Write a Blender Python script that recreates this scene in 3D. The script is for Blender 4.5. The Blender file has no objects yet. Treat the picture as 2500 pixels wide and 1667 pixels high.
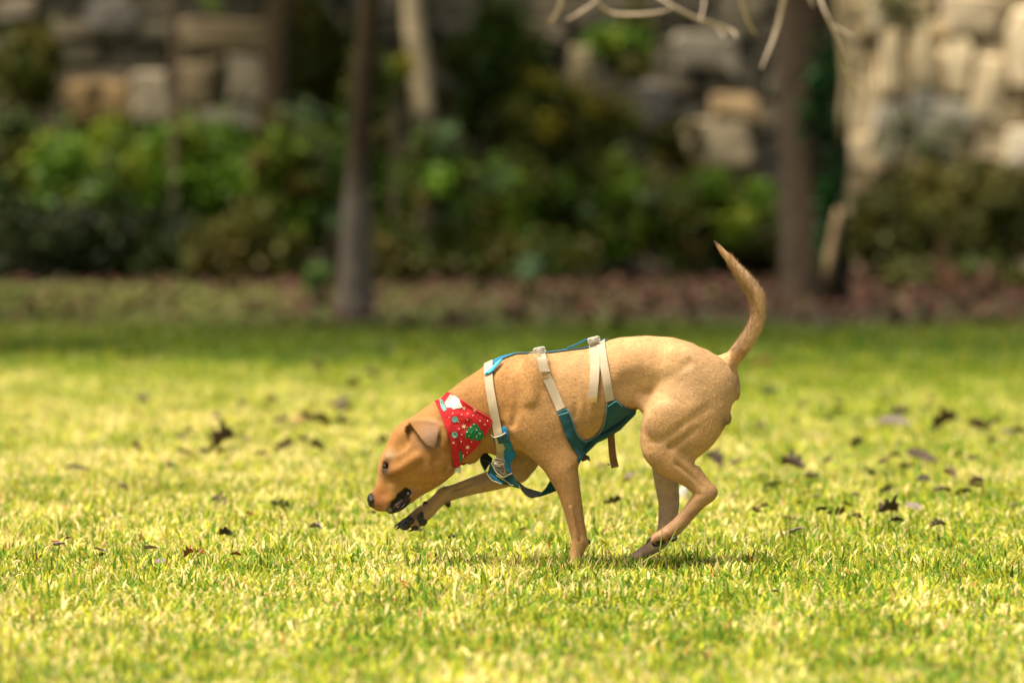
import bpy, math, random
import numpy as np
from mathutils import Vector, Matrix
from mathutils.bvhtree import BVHTree
from mathutils.geometry import delaunay_2d_cdt

random.seed(7)
rng = np.random.default_rng(11)
scene = bpy.context.scene
COL = scene.collection

# ---------------------------------------------------------------- camera
CAM_H = 0.9066
CAM_D = 10.0                      # camera to dog
FPX = 10000.0                     # focal length in photo pixels (photo 2500 x 1667)
PITCH = math.atan((833.5 - 480.0) / FPX)
cam_d = bpy.data.cameras.new('camera')
cam = bpy.data.objects.new('camera', cam_d)
COL.objects.link(cam)
cam.location = (0, -CAM_D, CAM_H)
cam.rotation_euler = (math.pi / 2 - PITCH, 0, 0)
cam_d.sensor_width = 36.0
cam_d.lens = 36.0 * FPX / 2500.0
cam_d.clip_start = 0.1
cam_d.clip_end = 2000
cam_d.dof.use_dof = True
cam_d.dof.focus_distance = 9.93
cam_d.dof.aperture_fstop = 2.25
scene.camera = cam

# ---------------------------------------------------------------- light
SUN_EL, SUN_AZ = math.radians(68), math.radians(246)   # azimuth clockwise from +y: behind the camera, to the left
world = bpy.data.worlds.new('World')
scene.world = world
world.use_nodes = True
wn = world.node_tree.nodes
wl = world.node_tree.links
sky = wn.new('ShaderNodeTexSky')
sky.sky_type = 'NISHITA'
sky.sun_disc = False
sky.sun_elevation = SUN_EL
sky.sun_rotation = SUN_AZ
sky.dust_density = 3.0
sky.air_density = 0.8
sky.ozone_density = 0.4
warm = wn.new('ShaderNodeMix'); warm.data_type = 'RGBA'; warm.blend_type = 'MULTIPLY'; warm.inputs['Factor'].default_value = 1.0
warm.inputs['B'].default_value = (1.0, 0.90, 0.68, 1)      # hazy, warm white balance
wl.new(sky.outputs[0], warm.inputs['A'])
wl.new(warm.outputs['Result'], wn['Background'].inputs[0])
wn['Background'].inputs[1].default_value = 0.1
sun_d = bpy.data.lights.new('sun', 'SUN')
sun_d.energy = 4.9
sun_d.angle = math.radians(24)
sun_d.color = (1.0, 0.90, 0.73)
sun = bpy.data.objects.new('sun', sun_d)
COL.objects.link(sun)
sdir = Vector((math.sin(SUN_AZ) * math.cos(SUN_EL), math.cos(SUN_AZ) * math.cos(SUN_EL), math.sin(SUN_EL)))
sun.rotation_euler = sdir.to_track_quat('Z', 'Y').to_euler()
sun.location = (-6, -8, 12)
scene.view_settings.view_transform = 'Standard'
scene.view_settings.look = 'None'
scene.view_settings.exposure = 1.06
scene.view_settings.gamma = 1.0
scene.cycles.max_bounces = 6
scene.cycles.diffuse_bounces = 3
scene.cycles.use_denoising = True

# ---------------------------------------------------------------- helpers
CP, SP = math.cos(PITCH), math.sin(PITCH)


def at(px, py, Y):
    """point of the world seen at photo pixel (px, py), at world depth y = Y"""
    a, b = (px - 1250.0) / FPX, (833.5 - py) / FPX
    dy = CP + b * SP
    dz = -SP + b * CP
    t = (Y + CAM_D) / dy
    return Vector((a * t, Y, CAM_H + dz * t))


def on_ground(px, py, z=0.0):
    a, b = (px - 1250.0) / FPX, (833.5 - py) / FPX
    dy = CP + b * SP
    dz = -SP + b * CP
    t = (z - CAM_H) / dz
    return Vector((a * t, dy * t - CAM_D, z))


K = 2500.0 / 2352.0                # the overview is 2352 wide


def tag(o, label=None, cat=None, group=None, kind=None):
    if label: o['label'] = label
    if cat: o['category'] = cat
    if group: o['group'] = group
    if kind: o['kind'] = kind
    return o


def empty(name, loc=(0, 0, 0), label=None, cat=None, group=None):
    o = bpy.data.objects.new(name, None)
    o.empty_display_size = 0.1
    o.location = loc
    COL.objects.link(o)
    return tag(o, label, cat, group)


def link(name, me, parent=None):
    o = bpy.data.objects.new(name, me)
    COL.objects.link(o)
    if parent is not None:
        o.parent = parent
        wm = parent.matrix_basis.copy()
        p = parent.parent
        while p is not None:
            wm = p.matrix_basis @ wm
            p = p.parent
        o.matrix_basis = wm.inverted()      # mesh data is in world space
    return o


def np_mesh(name, V, F, col=None, smooth=False, mats=(), fmat=None):
    """V (n,3), F list of (m,k) int arrays"""
    me = bpy.data.meshes.new(name)
    V = np.ascontiguousarray(V, dtype=np.float32)
    if not isinstance(F, (list, tuple)):
        F = [F]
    F = [np.asarray(f, dtype=np.int32) for f in F if len(f)]
    tot = np.concatenate([np.full(len(f), f.shape[1], np.int32) for f in F])
    loops = np.concatenate([f.ravel() for f in F])
    me.vertices.add(len(V)); me.vertices.foreach_set('co', V.ravel())
    me.loops.add(len(loops)); me.loops.foreach_set('vertex_index', loops)
    me.polygons.add(len(tot))
    st = np.zeros(len(tot), np.int32); st[1:] = np.cumsum(tot)[:-1]
    me.polygons.foreach_set('loop_start', st)
    try:
        me.polygons.foreach_set('loop_total', tot)
    except Exception:
        pass
    if fmat is not None:
        me.polygons.foreach_set('material_index', np.asarray(fmat, np.int32))
    me.update(calc_edges=True)
    me.validate()
    if col is not None:
        a = me.attributes.new('col', 'FLOAT_COLOR', 'POINT')
        c = np.ones((len(V), 4), np.float32); c[:, :3] = col
        a.data.foreach_set('color', c.ravel())
    me.polygons.foreach_set('use_smooth', np.full(len(me.polygons), bool(smooth)))
    for m in mats:
        me.materials.append(m)
    return me


class MB:
    """collects geometry for one mesh"""
    def __init__(s):
        s.V, s.F, s.C, s.M, s.n = [], [], [], [], 0

    def add(s, V, F, col=(1, 1, 1), mi=0):
        V = np.asarray(V, np.float32).reshape(-1, 3)
        col = np.asarray(col, np.float32)
        if col.ndim == 1:
            col = np.tile(col, (len(V), 1))
        for f in (F if isinstance(F, list) else [F]):
            f = np.asarray(f, np.int32)
            s.F.append(f + s.n); s.M.append(np.full(len(f), mi, np.int32))
        s.V.append(V); s.C.append(col); s.n += len(V)

    def mesh(s, name, mats, smooth=True):
        k = {}
        for f, m in zip(s.F, s.M):
            k.setdefault(f.shape[1], []).append((f, m))
        F = [np.concatenate([a for a, _ in v]) for v in k.values()]
        M = np.concatenate([np.concatenate([b for _, b in v]) for v in k.values()])
        return np_mesh(name, np.concatenate(s.V), F, np.concatenate(s.C), smooth, mats, M)

    def build(s, name, mats, parent=None, smooth=True):
        if not isinstance(mats, (list, tuple)): mats = [mats]
        return link(name, s.mesh(name, mats, smooth), parent)

    def tube(s, pts, rad, sides=8, col=(1, 1, 1), mi=0, jit=0.0, flat=1.0):
        P = np.asarray(pts, float)
        n = len(P)
        R = np.asarray(rad, float) * np.ones(n)
        T = np.gradient(P, axis=0); T /= np.linalg.norm(T, axis=1)[:, None] + 1e-9
        ref = np.array([0, 1, 0.0]) if abs(T[0, 1]) < 0.9 else np.array([1.0, 0, 0])
        V = []
        A = np.arange(sides) * 2 * math.pi / sides
        for i in range(n):
            u = np.cross(ref, T[i]); u /= np.linalg.norm(u) + 1e-9
            w = np.cross(T[i], u)
            r = R[i] * (1 + jit * rng.standard_normal(sides))
            V.append(P[i] + (np.cos(A) * r)[:, None] * u + (np.sin(A) * r * flat)[:, None] * w)
        V = np.concatenate(V + [P[:1], P[-1:]])
        q = []
        for i in range(n - 1):
            for j in range(sides):
                k = (j + 1) % sides
                q.append((i * sides + j, i * sides + k, (i + 1) * sides + k, (i + 1) * sides + j))
        t = [(n * sides, (j + 1) % sides, j) for j in range(sides)] + \
            [(n * sides + 1, (n - 1) * sides + j, (n - 1) * sides + (j + 1) % sides) for j in range(sides)]
        s.add(V, [np.array(q), np.array(t)], col, mi)

    def ball(s, c, r, col=(1, 1, 1), mi=0, seg=12, rings=8, rot=None, colf=None):
        r = np.ones(3) * np.asarray(r, float)
        th = np.linspace(0, math.pi, rings + 1)
        ph = np.arange(seg) * 2 * math.pi / seg
        V = [(math.sin(a) * math.cos(b), math.sin(a) * math.sin(b), math.cos(a)) for a in th for b in ph]
        V = np.array(V)
        D = V.copy()
        V = V * r
        if rot is not None:
            V = V @ np.array(rot).T; D = D @ np.array(rot).T
        q = [(i * seg + j, (i + 1) * seg + j, (i + 1) * seg + (j + 1) % seg, i * seg + (j + 1) % seg)
             for i in range(rings) for j in range(seg)]
        s.add(V + np.asarray(c, float), np.array(q), col if colf is None else colf(D), mi)


# materials ------------------------------------------------------
def mat(name, rough=0.6, color=None, attr=False, noise=None, bump=None, spec=0.3, trans=0.0, sheen=0.0, wave=None, coat=0.0):
    """noise=(scale, amount) brightness mottling; bump=(scale, strength)"""
    m = bpy.data.materials.new(name)
    m.use_nodes = True
    nt = m.node_tree; N = nt.nodes; L = nt.links
    b = N['Principled BSDF']
    b.inputs['Roughness'].default_value = rough
    b.inputs['Specular IOR Level'].default_value = spec
    if sheen:
        b.inputs['Sheen Weight'].default_value = sheen
        b.inputs['Sheen Roughness'].default_value = 0.5
    if coat: b.inputs['Coat Weight'].default_value = coat
    src = None
    if attr:
        a = N.new('ShaderNodeAttribute'); a.attribute_name = 'col'
        src = a.outputs['Color']
    else:
        r = N.new('ShaderNodeRGB'); r.outputs[0].default_value = (*color, 1); src = r.outputs[0]
    tc = N.new('ShaderNodeTexCoord')
    if noise:
        n = N.new('ShaderNodeTexNoise'); n.inputs['Scale'].default_value = noise[0]; n.inputs['Detail'].default_value = 6
        L.new(tc.outputs['Object'], n.inputs['Vector'])
        mr = N.new('ShaderNodeMapRange')
        mr.inputs[1].default_value = 0.25; mr.inputs[2].default_value = 0.75
        mr.inputs[3].default_value = 1 - noise[1]; mr.inputs[4].default_value = 1 + noise[1]
        L.new(n.outputs[0], mr.inputs[0])
        mx = N.new('ShaderNodeVectorMath'); mx.operation = 'SCALE'
        L.new(src, mx.inputs[0]); L.new(mr.outputs[0], mx.inputs['Scale'])
        src = mx.outputs[0]
    L.new(src, b.inputs['Base Color'])
    if bump:
        n2 = N.new('ShaderNodeTexNoise'); n2.inputs['Scale'].default_value = bump[0]; n2.inputs['Detail'].default_value = 5
        L.new(tc.outputs['Object'], n2.inputs['Vector'])
        bp = N.new('ShaderNodeBump'); bp.inputs['Strength'].default_value = bump[1]; bp.inputs['Distance'].default_value = 0.01
        L.new(n2.outputs[0], bp.inputs['Height']); L.new(bp.outputs[0], b.inputs['Normal'])
    if wave:
        w = N.new('ShaderNodeTexWave'); w.inputs['Scale'].default_value = wave[0]; w.bands_direction = wave[2] if len(wave) > 2 else 'X'
        L.new(tc.outputs['Object'], w.inputs['Vector'])
        bp = N.new('ShaderNodeBump'); bp.inputs['Strength'].default_value = wave[1]; bp.inputs['Distance'].default_value = 0.001
        L.new(w.outputs['Fac'], bp.inputs['Height']); L.new(bp.outputs[0], b.inputs['Normal'])
    if trans:
        t = N.new('ShaderNodeBsdfTranslucent'); L.new(src, t.inputs['Color'])
        mix = N.new('ShaderNodeMixShader'); mix.inputs[0].default_value = trans
        L.new(b.outputs[0], mix.inputs[1]); L.new(t.outputs[0], mix.inputs[2])
        L.new(mix.outputs[0], N['Material Output'].inputs['Surface'])
    return m


M_leaf = mat('leaf', 0.55, attr=True, trans=0.3, spec=0.25)
M_grass = mat('grass_blade', 0.65, attr=True, trans=0.42, spec=0.12)
M_bark = mat('bark', 0.9, attr=True, noise=(14, 0.4), bump=(30, 0.8))
M_twig = mat('twig', 0.8, attr=True, noise=(30, 0.2))
M_stone = mat('stone', 0.9, attr=True, noise=(6, 0.3), bump=(14, 0.6))
M_dry = mat('dry_leaf', 0.7, attr=True, noise=(60, 0.35))
M_coat = mat('coat', 0.6, attr=True, noise=(160, 0.10), bump=(420, 0.25), spec=0.2, sheen=0.1)
M_fur = mat('fur', 0.55, attr=True, spec=0.25)
M_black = mat('black_skin', 0.42, attr=True, noise=(300, 0.25), bump=(700, 0.4), spec=0.5)
M_eye = mat('eye', 0.25, attr=True, spec=0.3)
M_wet = mat('wet_skin', 0.22, attr=True, noise=(400, .3), bump=(300, .5), spec=.6)
# ================================================================ SETTING
M_ground = mat('ground', 0.95, attr=True, noise=(3.0, 0.35), bump=(60, 0.6))


def litter_edge(x):
    return 17.6 - np.clip(x, -2, 1.5) * .35 + 0.9 * np.sin(x * 0.9 + 0.4) + 0.6 * np.sin(x * 2.3)


def vnoise(x, y, seed=0):
    """cheap smooth 2-d noise in -1..1"""
    r = np.random.default_rng(seed)
    o = np.zeros_like(x, dtype=float)
    for k in range(7):
        a = r.uniform(0, 2 * math.pi); f = r.uniform(0.6, 1.7)
        o += np.sin((x * math.cos(a) + y * math.sin(a)) * f + r.uniform(0, 6.28))
    return o / 3.7


gx = np.concatenate([[-120, -60, -30, -18], np.linspace(-11, 11, 90), [18, 30, 60, 120]])
gy = np.concatenate([[-120, -60, -20], np.linspace(-9, 42, 200), [60, 90, 200]])
GX, GY = np.meshgrid(gx, gy)
gz = np.zeros_like(GX)
V = np.stack([GX, GY, gz], -1).reshape(-1, 3)
lit = np.clip((V[:, 1] - litter_edge(V[:, 0])) / 2.5 + 0.4 * vnoise(V[:, 0] * 2, V[:, 1] * 1.2, 3), 0, 1)[:, None] * np.clip(.8 + V[:, :1] * .15, .3, 1)
gc = np.array([0.23, 0.21, 0.06]) * (1 - lit) + np.array([0.050, 0.032, 0.022]) * lit
gc = gc * (1 - 0.45 * np.clip((V[:, 1:2] - 6) / 8, 0, 1) * np.array([1, .6, 1]))
nx_, ny_ = len(gx), len(gy)
idx = np.arange(nx_ * ny_).reshape(ny_, nx_)
F = np.stack([idx[:-1, :-1], idx[:-1, 1:], idx[1:, 1:], idx[1:, :-1]], -1).reshape(-1, 4)
tag(link('ground', np_mesh('ground', V, F, gc, True, [M_ground])), kind='structure')


# ---------------------------------------------------------------- grass
def blades(n, d0, d1, lmin, lmax, wmin, wmax, seed, inner=None):
    r = np.random.default_rng(seed)
    # uniform over the wedge of ground in front of the camera, with a margin
    d = np.sqrt(r.uniform(d0 ** 2, d1 ** 2, n))
    x = r.uniform(-1, 1, n) * (0.140 * d + 0.35)
    if inner:                                        # the lawn beside the view, thinner
        u = r.uniform(0, 1, n) ** 1.4; x = np.where(r.uniform(0, 1, n) < .5, -1, 1) * (0.140 * d + 0.30 + u * inner)
    y = d - CAM_D
    keep = np.ones(n, bool)
    if d1 > 27:
        keep = r.uniform(0, 1, n) > np.clip((y - litter_edge(x)) / 2.0 + 0.6 * vnoise(x * 2.2, y * 1.3, 5), 0, 0.95 + 0 * x) * np.clip(.90 + x * .07, .55, 1)
    x, y, d = x[keep], y[keep], d[keep]; n = len(x)
    clump = vnoise(x * 9, y * 9, 8)
    L = r.uniform(lmin, lmax, n) * (0.80 + 0.42 * clump)
    W = r.uniform(wmin, wmax, n)
    az = r.uniform(0, 2 * math.pi, n)
    lean = np.minimum(np.abs(r.normal(1.22, 0.50, n)), 2.0)            # radians from vertical at the tip
    c, s = np.cos(az), np.sin(az)
    tw = az + math.pi / 2 + r.normal(0, 0.5, n)
    wx, wy = np.cos(tw), np.sin(tw)
    V = np.zeros((n, 5, 3), np.float32)
    h1 = L * 0.55
    bx1, bz1 = h1 * np.sin(lean * 0.70), h1 * np.cos(lean * 0.70)
    bx2 = bx1 + L * 0.45 * np.sin(np.minimum(lean * 1.25, 1.9)); bz2 = bz1 + L * 0.45 * np.cos(np.minimum(lean * 1.25, 1.9))
    V[:, 0] = np.stack([x - wx * W / 2, y - wy * W / 2, -0.002 + 0 * x], 1)
    V[:, 1] = np.stack([x + wx * W / 2, y + wy * W / 2, -0.002 + 0 * x], 1)
    V[:, 2] = np.stack([x + c * bx1 + wx * W * .42, y + s * bx1 + wy * W * .42, bz1], 1)
    V[:, 3] = np.stack([x + c * bx1 - wx * W * .42, y + s * bx1 - wy * W * .42, bz1], 1)
    V[:, 4] = np.stack([x + c * bx2, y + s * bx2, np.maximum(bz2, 0.003)], 1)
    b = np.arange(n)[:, None] * 5
    Q = b + np.array([0, 1, 2, 3]); T = b + np.array([3, 2, 4])
    # colour of each blade: green, yellow green, straw
    big = vnoise(x * 1.3, y * 0.7, 21) * 0.5 + vnoise(x * 4, y * 2.5, 22) * 0.35
    right = np.clip(x / 1.6, -1, 1)
    far = np.clip((d - 17) / 6, 0, 1)
    patch = vnoise(x * 9, y * 5, 25) * .45 + vnoise(x * 22, y * 12, 26) * .6
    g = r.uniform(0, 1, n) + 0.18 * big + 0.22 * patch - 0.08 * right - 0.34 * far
    green = np.array([0.135, 0.260, 0.022]); yel = np.array([0.460, 0.470, 0.042]); straw = np.array([0.80, 0.66, 0.30])
    rust = np.array([0.42, 0.20, 0.06])
    col = np.where((g < 0.34)[:, None], green, np.where((g < 0.76)[:, None], yel, straw))
    col = np.where((r.uniform(0, 1, n) < 0.018)[:, None], rust, col)
    col = col * r.uniform(0.6, 1.3, n)[:, None] * (1 + .16 * patch)[:, None]
    # blades turn darker and duller towards the trees
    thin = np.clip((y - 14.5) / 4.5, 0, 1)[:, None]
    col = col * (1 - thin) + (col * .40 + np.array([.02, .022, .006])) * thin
    return V.reshape(-1, 3), Q, T, np.repeat(col, 5, axis=0)


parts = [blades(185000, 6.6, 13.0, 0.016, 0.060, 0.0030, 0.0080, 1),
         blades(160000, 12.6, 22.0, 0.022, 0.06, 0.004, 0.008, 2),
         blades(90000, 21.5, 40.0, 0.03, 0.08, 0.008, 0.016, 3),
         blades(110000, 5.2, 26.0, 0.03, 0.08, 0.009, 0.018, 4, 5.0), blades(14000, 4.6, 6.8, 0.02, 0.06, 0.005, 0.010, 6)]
gv, gq, gt, gcol, off = [], [], [], [], 0
for v, q, t, c in parts:
    gv.append(v); gq.append(q + off); gt.append(t + off); gcol.append(c); off += len(v)
tag(link('grass', np_mesh('grass', np.concatenate(gv), [np.concatenate(gq), np.concatenate(gt)],
                          np.concatenate(gcol), True, [M_grass])),
    'short yellow green lawn grass with straw coloured blades', 'grass', kind='stuff')

# a few taller blades by the hind paws, in focus
mb = MB()
tall = []
for (p0, p1, p2, c) in [((1566, 1376), (1600, 1345), (1648, 1338), (.45, .46, .12)),
                        ((1610, 1352), (1617, 1310), (1616, 1276), (.33, .42, .10)),
                        ((1624, 1345), (1645, 1305), (1664, 1268), (.30, .42, .08)),
                        ((1530, 1375), (1538, 1345), (1552, 1325), (.2, .34, .05)),
                        ((1420, 1375), (1408, 1335), (1400, 1300), (.45, .40, .15)),
                        ((1380, 1372), (1372, 1340), (1376, 1318), (.3, .4, .06)),
                        ((900, 1240), (884, 1215), (874, 1203), (.7, .66, .3)),
                        ((945, 1330), (946, 1312), (944, 1296), (.10, .22, .03))]:
    P = [np.array(at(x, y, -0.13)) for x, y in (p0, p1, p2)]
    n = 9
    for i in range(n):
        t = i / (n - 1)
        q = (1 - t) ** 2 * P[0] + 2 * t * (1 - t) * P[1] + t * t * P[2]
        tall.append(q)
    A = np.array(tall[-n:])
    w = 0.0018 * (1 - np.linspace(0, 1, n) ** 2 * 0.9)
    mb.tube(A, w, 4, c)
rt = np.random.default_rng(77)
for (fx, n_, sx, y0, y1) in [(1398, 110, 34, -.14, -.03), (1575, 120, 60, -.02, .06), (1530, 40, 40, -.1, .0)]:
    for _ in range(n_):
        x_ = (fx + rt.normal(0, sx) - 1250) / 1000; y_ = rt.uniform(y0, y1)
        hh = rt.uniform(.018, .042 if fx == 1398 else .032); a_ = rt.uniform(0, 6.28); le = rt.uniform(.1, .7) * hh
        c_ = np.array([(.46, .47, .05), (.20, .36, .03), (.72, .60, .28), (.12, .24, .02)][rt.integers(0, 4)])
        A = np.array([(x_ + le * math.cos(a_) * t ** 1.6, y_ + le * math.sin(a_) * t ** 1.6, hh * t) for t in np.linspace(0, 1, 5)])
        mb.tube(A, .0021 * (1 - np.linspace(0, 1, 5) ** 2 * .85), 4, c_)
o = mb.build('tall_grass', M_grass)
tag(o, 'loose taller grass blades standing around the paws', 'grass', kind='stuff')

# ---------------------------------------------------------------- leaf litter under the trees
def leaf_quads(P, size, col, r, flat=0.0, aspect=0.55):
    """one folded pointed leaf (2 triangles x 2) per point"""
    n = len(P)
    a = r.normal(0, 1, (n, 3)); a[:, 2] *= (1 - flat); a /= np.linalg.norm(a, axis=1)[:, None]
    b = r.normal(0, 1, (n, 3))
    if flat: b[:, 2] *= (1 - flat)
    b -= (a * b).sum(1)[:, None] * a; b /= np.linalg.norm(b, axis=1)[:, None] + 1e-9
    nn = np.cross(a, b)
    s = (size * r.uniform(0.6, 1.3, n))[:, None]
    V = np.stack([P - a * s * .5, P + b * s * aspect * .5 + nn * s * .08, P + a * s * .5, P - b * s * aspect * .5 + nn * s * .08], 1)
    i = np.arange(n)[:, None] * 4
    F = np.concatenate([i + np.array([0, 1, 2]), i + np.array([0, 2, 3])])
    return V.reshape(-1, 3), F, np.repeat(col, 4, axis=0)


r = np.random.default_rng(5)
n = 36000
d = np.sqrt(r.uniform(27.5 ** 2, 55 ** 2, n)); x = r.uniform(-1, 1, n) * (0.145 * d + 0.6) * r.choice([1, 1, 1.9], n); y = d - CAM_D
keep = r.uniform(0, 1, n) < np.clip((y - litter_edge(x)) / 3 + 0.55 + 0.8 * vnoise(x * 1.7, y, 9), 0, 1) * np.clip(.74 + x * .13, .3, 1) * np.clip(0.75 + 0.4 * vnoise(x, y * .5, 12), 0.25, 1)
x, y = x[keep], y[keep]; n = len(x)
pal = np.array([[.16, .085, .06], [.20, .12, .095], [.11, .055, .04], [.24, .16, .13], [.17, .06, .035], [.10, .14, .03], [.12, .17, .03]])
c = pal[r.integers(0, len(pal), n)] * np.array([.42, .25, .20]) * r.uniform(0.5, 1.2, n)[:, None]
v, f, c = leaf_quads(np.stack([x, y, r.uniform(0.01, 0.09, n)], 1), 0.095, c, r, flat=0.75, aspect=0.7)
tag(link('leaf_litter', np_mesh('leaf_litter', v, f, c, False, [M_dry])), 'brown and mauve fallen leaves carpeting the ground under the trees', 'leaf litter', kind='stuff')

# ---------------------------------------------------------------- stone wall
WALL_Y = 36.0
wr = np.random.default_rng(31)
mb = MB()


def stone(x0, x1, z0, z1, col, depth=None):
    dpt = (depth if depth else wr.uniform(0.10, 0.26)) * .55
    j = lambda s: wr.normal(0, s)
    g = 0.012
    w, h = x1 - x0, z1 - z0
    B, Fr, Md = [], [], []
    cs = [(x0 + g, z0 + g), (x1 - g, z0 + g), (x1 - g, z1 - g), (x0 + g, z1 - g)]
    poly = []
    for i in range(4):                       # cut the corners so that no stone is a plain box
        a, b, c = np.array(cs[i - 1]), np.array(cs[i]), np.array(cs[(i + 1) % 4])
        k = wr.uniform(0.06, 0.30)
        poly += [b + (a - b) * k * 0.5, b + (c - b) * k * 0.5]
    poly = np.array(poly) + wr.normal(0, 0.038, (8, 2))
    ctr = poly.mean(0)
    ring0 = [(p[0], WALL_Y + 0.05, p[1]) for p in poly]
    ring1 = [(p[0], WALL_Y - dpt * .55, p[1]) for p in poly]
    ring2 = [(ctr[0] + (p[0] - ctr[0]) * .90, WALL_Y - dpt * wr.uniform(.85, 1.1), ctr[1] + (p[1] - ctr[1]) * .90) for p in poly]
    V = ring0 + ring1 + ring2 + [(ctr[0], WALL_Y - dpt * 1.08, ctr[1])]
    q = [(k * 8 + i, k * 8 + (i + 1) % 8, (k + 1) * 8 + (i + 1) % 8, (k + 1) * 8 + i) for k in (0, 1) for i in range(8)]
    t = [(16 + i, 16 + (i + 1) % 8, 24) for i in range(8)]
    mb.add(V, [np.array(q), np.array(t)], np.array(col) * wr.uniform(0.85, 1.12))


def wpx(x, y):
    p = at(x * K, y * K, WALL_Y - 0.15)
    return p.x, p.z


pale, tan, grey, dark, cream = (.215, .165, .10), (.27, .18, .085), (.19, .155, .105), (.08, .07, .055), (.80, .65, .42)
placed = []
named = [(405, 35, 640, 118, pale), (150, 182, 225, 288, tan), (222, 178, 288, 285, tan), (300, 160, 392, 285, (.30, .25, .18)),
         (408, 138, 498, 242, pale), (512, 125, 602, 240, (.31, .26, .19)), (425, 246, 600, 300, (.22, .20, .155)), (200, -10, 310, 70, (.17, .155, .14)),
         (-10, -10, 80, 45, (.22, .18, .14)), (740, 40, 800, 130, (.22, .19, .15)), (1310, 105, 1368, 205, (.36, .29, .17)),
         (1545, 82, 1705, 172, (.30, .26, .2)), (1565, 275, 1712, 385, (.38, .31, .20)), (1625, 222, 1745, 270, (.40, .28, .15)), (1440, 190, 1540, 300, (.12, .11, .10)),
         (2010, 60, 2075, 215, cream), (2082, 40, 2150, 200, cream), (2160, 90, 2225, 220, cream), (2238, 118, 2310, 292, (.76, .61, .39)), (2316, 20, 2400, 205, (.80, .66, .44)),
         (2160, -20, 2300, 82, (.50, .40, .27)), (2310, 290, 2400, 400, (.76, .66, .50)), (2010, 222, 2080, 320, (.40, .37, .31)), (2090, 205, 2150, 350, (.34, .32, .27)),
         (2155, 228, 2230, 300, (.46, .42, .33)), (2000, 330, 2130, 400, (.36, .29, .18)), (1990, -20, 2080, 52, (.45, .39, .28))]
for (a, b, c_, d_, col) in named:
    x0, z1 = wpx(a, b); x1, z0 = wpx(c_, d_)
    stone(x0, x1, z0, z1, col, 0.24)
    placed.append((x0, x1, z0, z1))
z = 0.0
while z < 4.3:
    h = wr.uniform(0.20, 0.40)
    xx = -13 + wr.uniform(0, .5)
    while xx < 13:
        w = wr.uniform(0.35, 0.95)
        if True:
            k = wr.uniform(0, 1)
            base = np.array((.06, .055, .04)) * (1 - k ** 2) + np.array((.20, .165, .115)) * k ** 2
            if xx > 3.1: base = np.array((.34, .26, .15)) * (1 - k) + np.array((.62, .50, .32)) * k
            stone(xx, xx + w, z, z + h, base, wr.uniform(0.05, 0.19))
        xx += w + wr.uniform(0, 0.06)
    z += h + 0.01
X0, X1 = -13.2, 13.2
Vb = np.array([(x, y, z) for z in (-.1, 4.4) for (x, y) in ((X0, WALL_Y), (X1, WALL_Y), (X1, WALL_Y + .7), (X0, WALL_Y + .7))])
mb.add(Vb, np.array([(0, 1, 5, 4), (1, 2, 6, 5), (2, 3, 7, 6), (3, 0, 4, 7), (4, 5, 6, 7)]), (.040, .034, .026))
o = mb.build('stone_wall', M_stone, None, False)
tag(o, 'old wall of large rough pale stones behind the shrubs', 'wall')

# ---------------------------------------------------------------- trees
GREENS = np.array([[.045, .10, .012], [.07, .13, .018], [.10, .17, .03], [.14, .20, .045], [.05, .12, .045], [.20, .21, .03]])


def crown(mb, c, rad, n, size, r, pal=GREENS, hollow=0.55, wts=None):
    """leaves in clumps spread through an ellipsoid"""
    nc = max(6, n // 90)
    u = r.normal(0, 1, (nc, 3)); u /= np.linalg.norm(u, axis=1)[:, None]
    cc = np.array(c) + u * np.array(rad) * r.uniform(hollow, 1.0, (nc, 1))
    cs = r.uniform(0.12, 0.34, nc) * np.mean(rad)
    ct = pal[r.choice(len(pal), nc, p=wts)]
    k = r.integers(0, nc, n)
    P = cc[k] + r.normal(0, 1, (n, 3)) * cs[k][:, None] * 0.75
    P[:, 2] = np.maximum(P[:, 2], 0.03)
    col = ct[k] * r.uniform(0.6, 1.35, n)[:, None]
    v, f, cl = leaf_quads(P, size, col, r, aspect=0.6)
    mb.add(v, f, cl)


def trunk_line(pts, rads, n=26):
    P = np.array(pts, float); R = np.array(rads, float)
    t = np.linspace(0, len(P) - 1, n)
    i = np.minimum(t.astype(int), len(P) - 2); u = t - i
    out, ro = [], []
    for a, b in zip(i, u):
        p0, p1, p2, p3 = P[max(a - 1, 0)], P[a], P[a + 1], P[min(a + 2, len(P) - 1)]
        out.append(0.5 * (2 * p1 + (p2 - p0) * b + (2 * p0 - 5 * p1 + 4 * p2 - p3) * b * b + (3 * p1 - p0 - 3 * p2 + p3) * b ** 3))
        ro.append(R[a] * (1 - b) + R[a + 1] * b)
    return np.array(out), np.array(ro)


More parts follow.
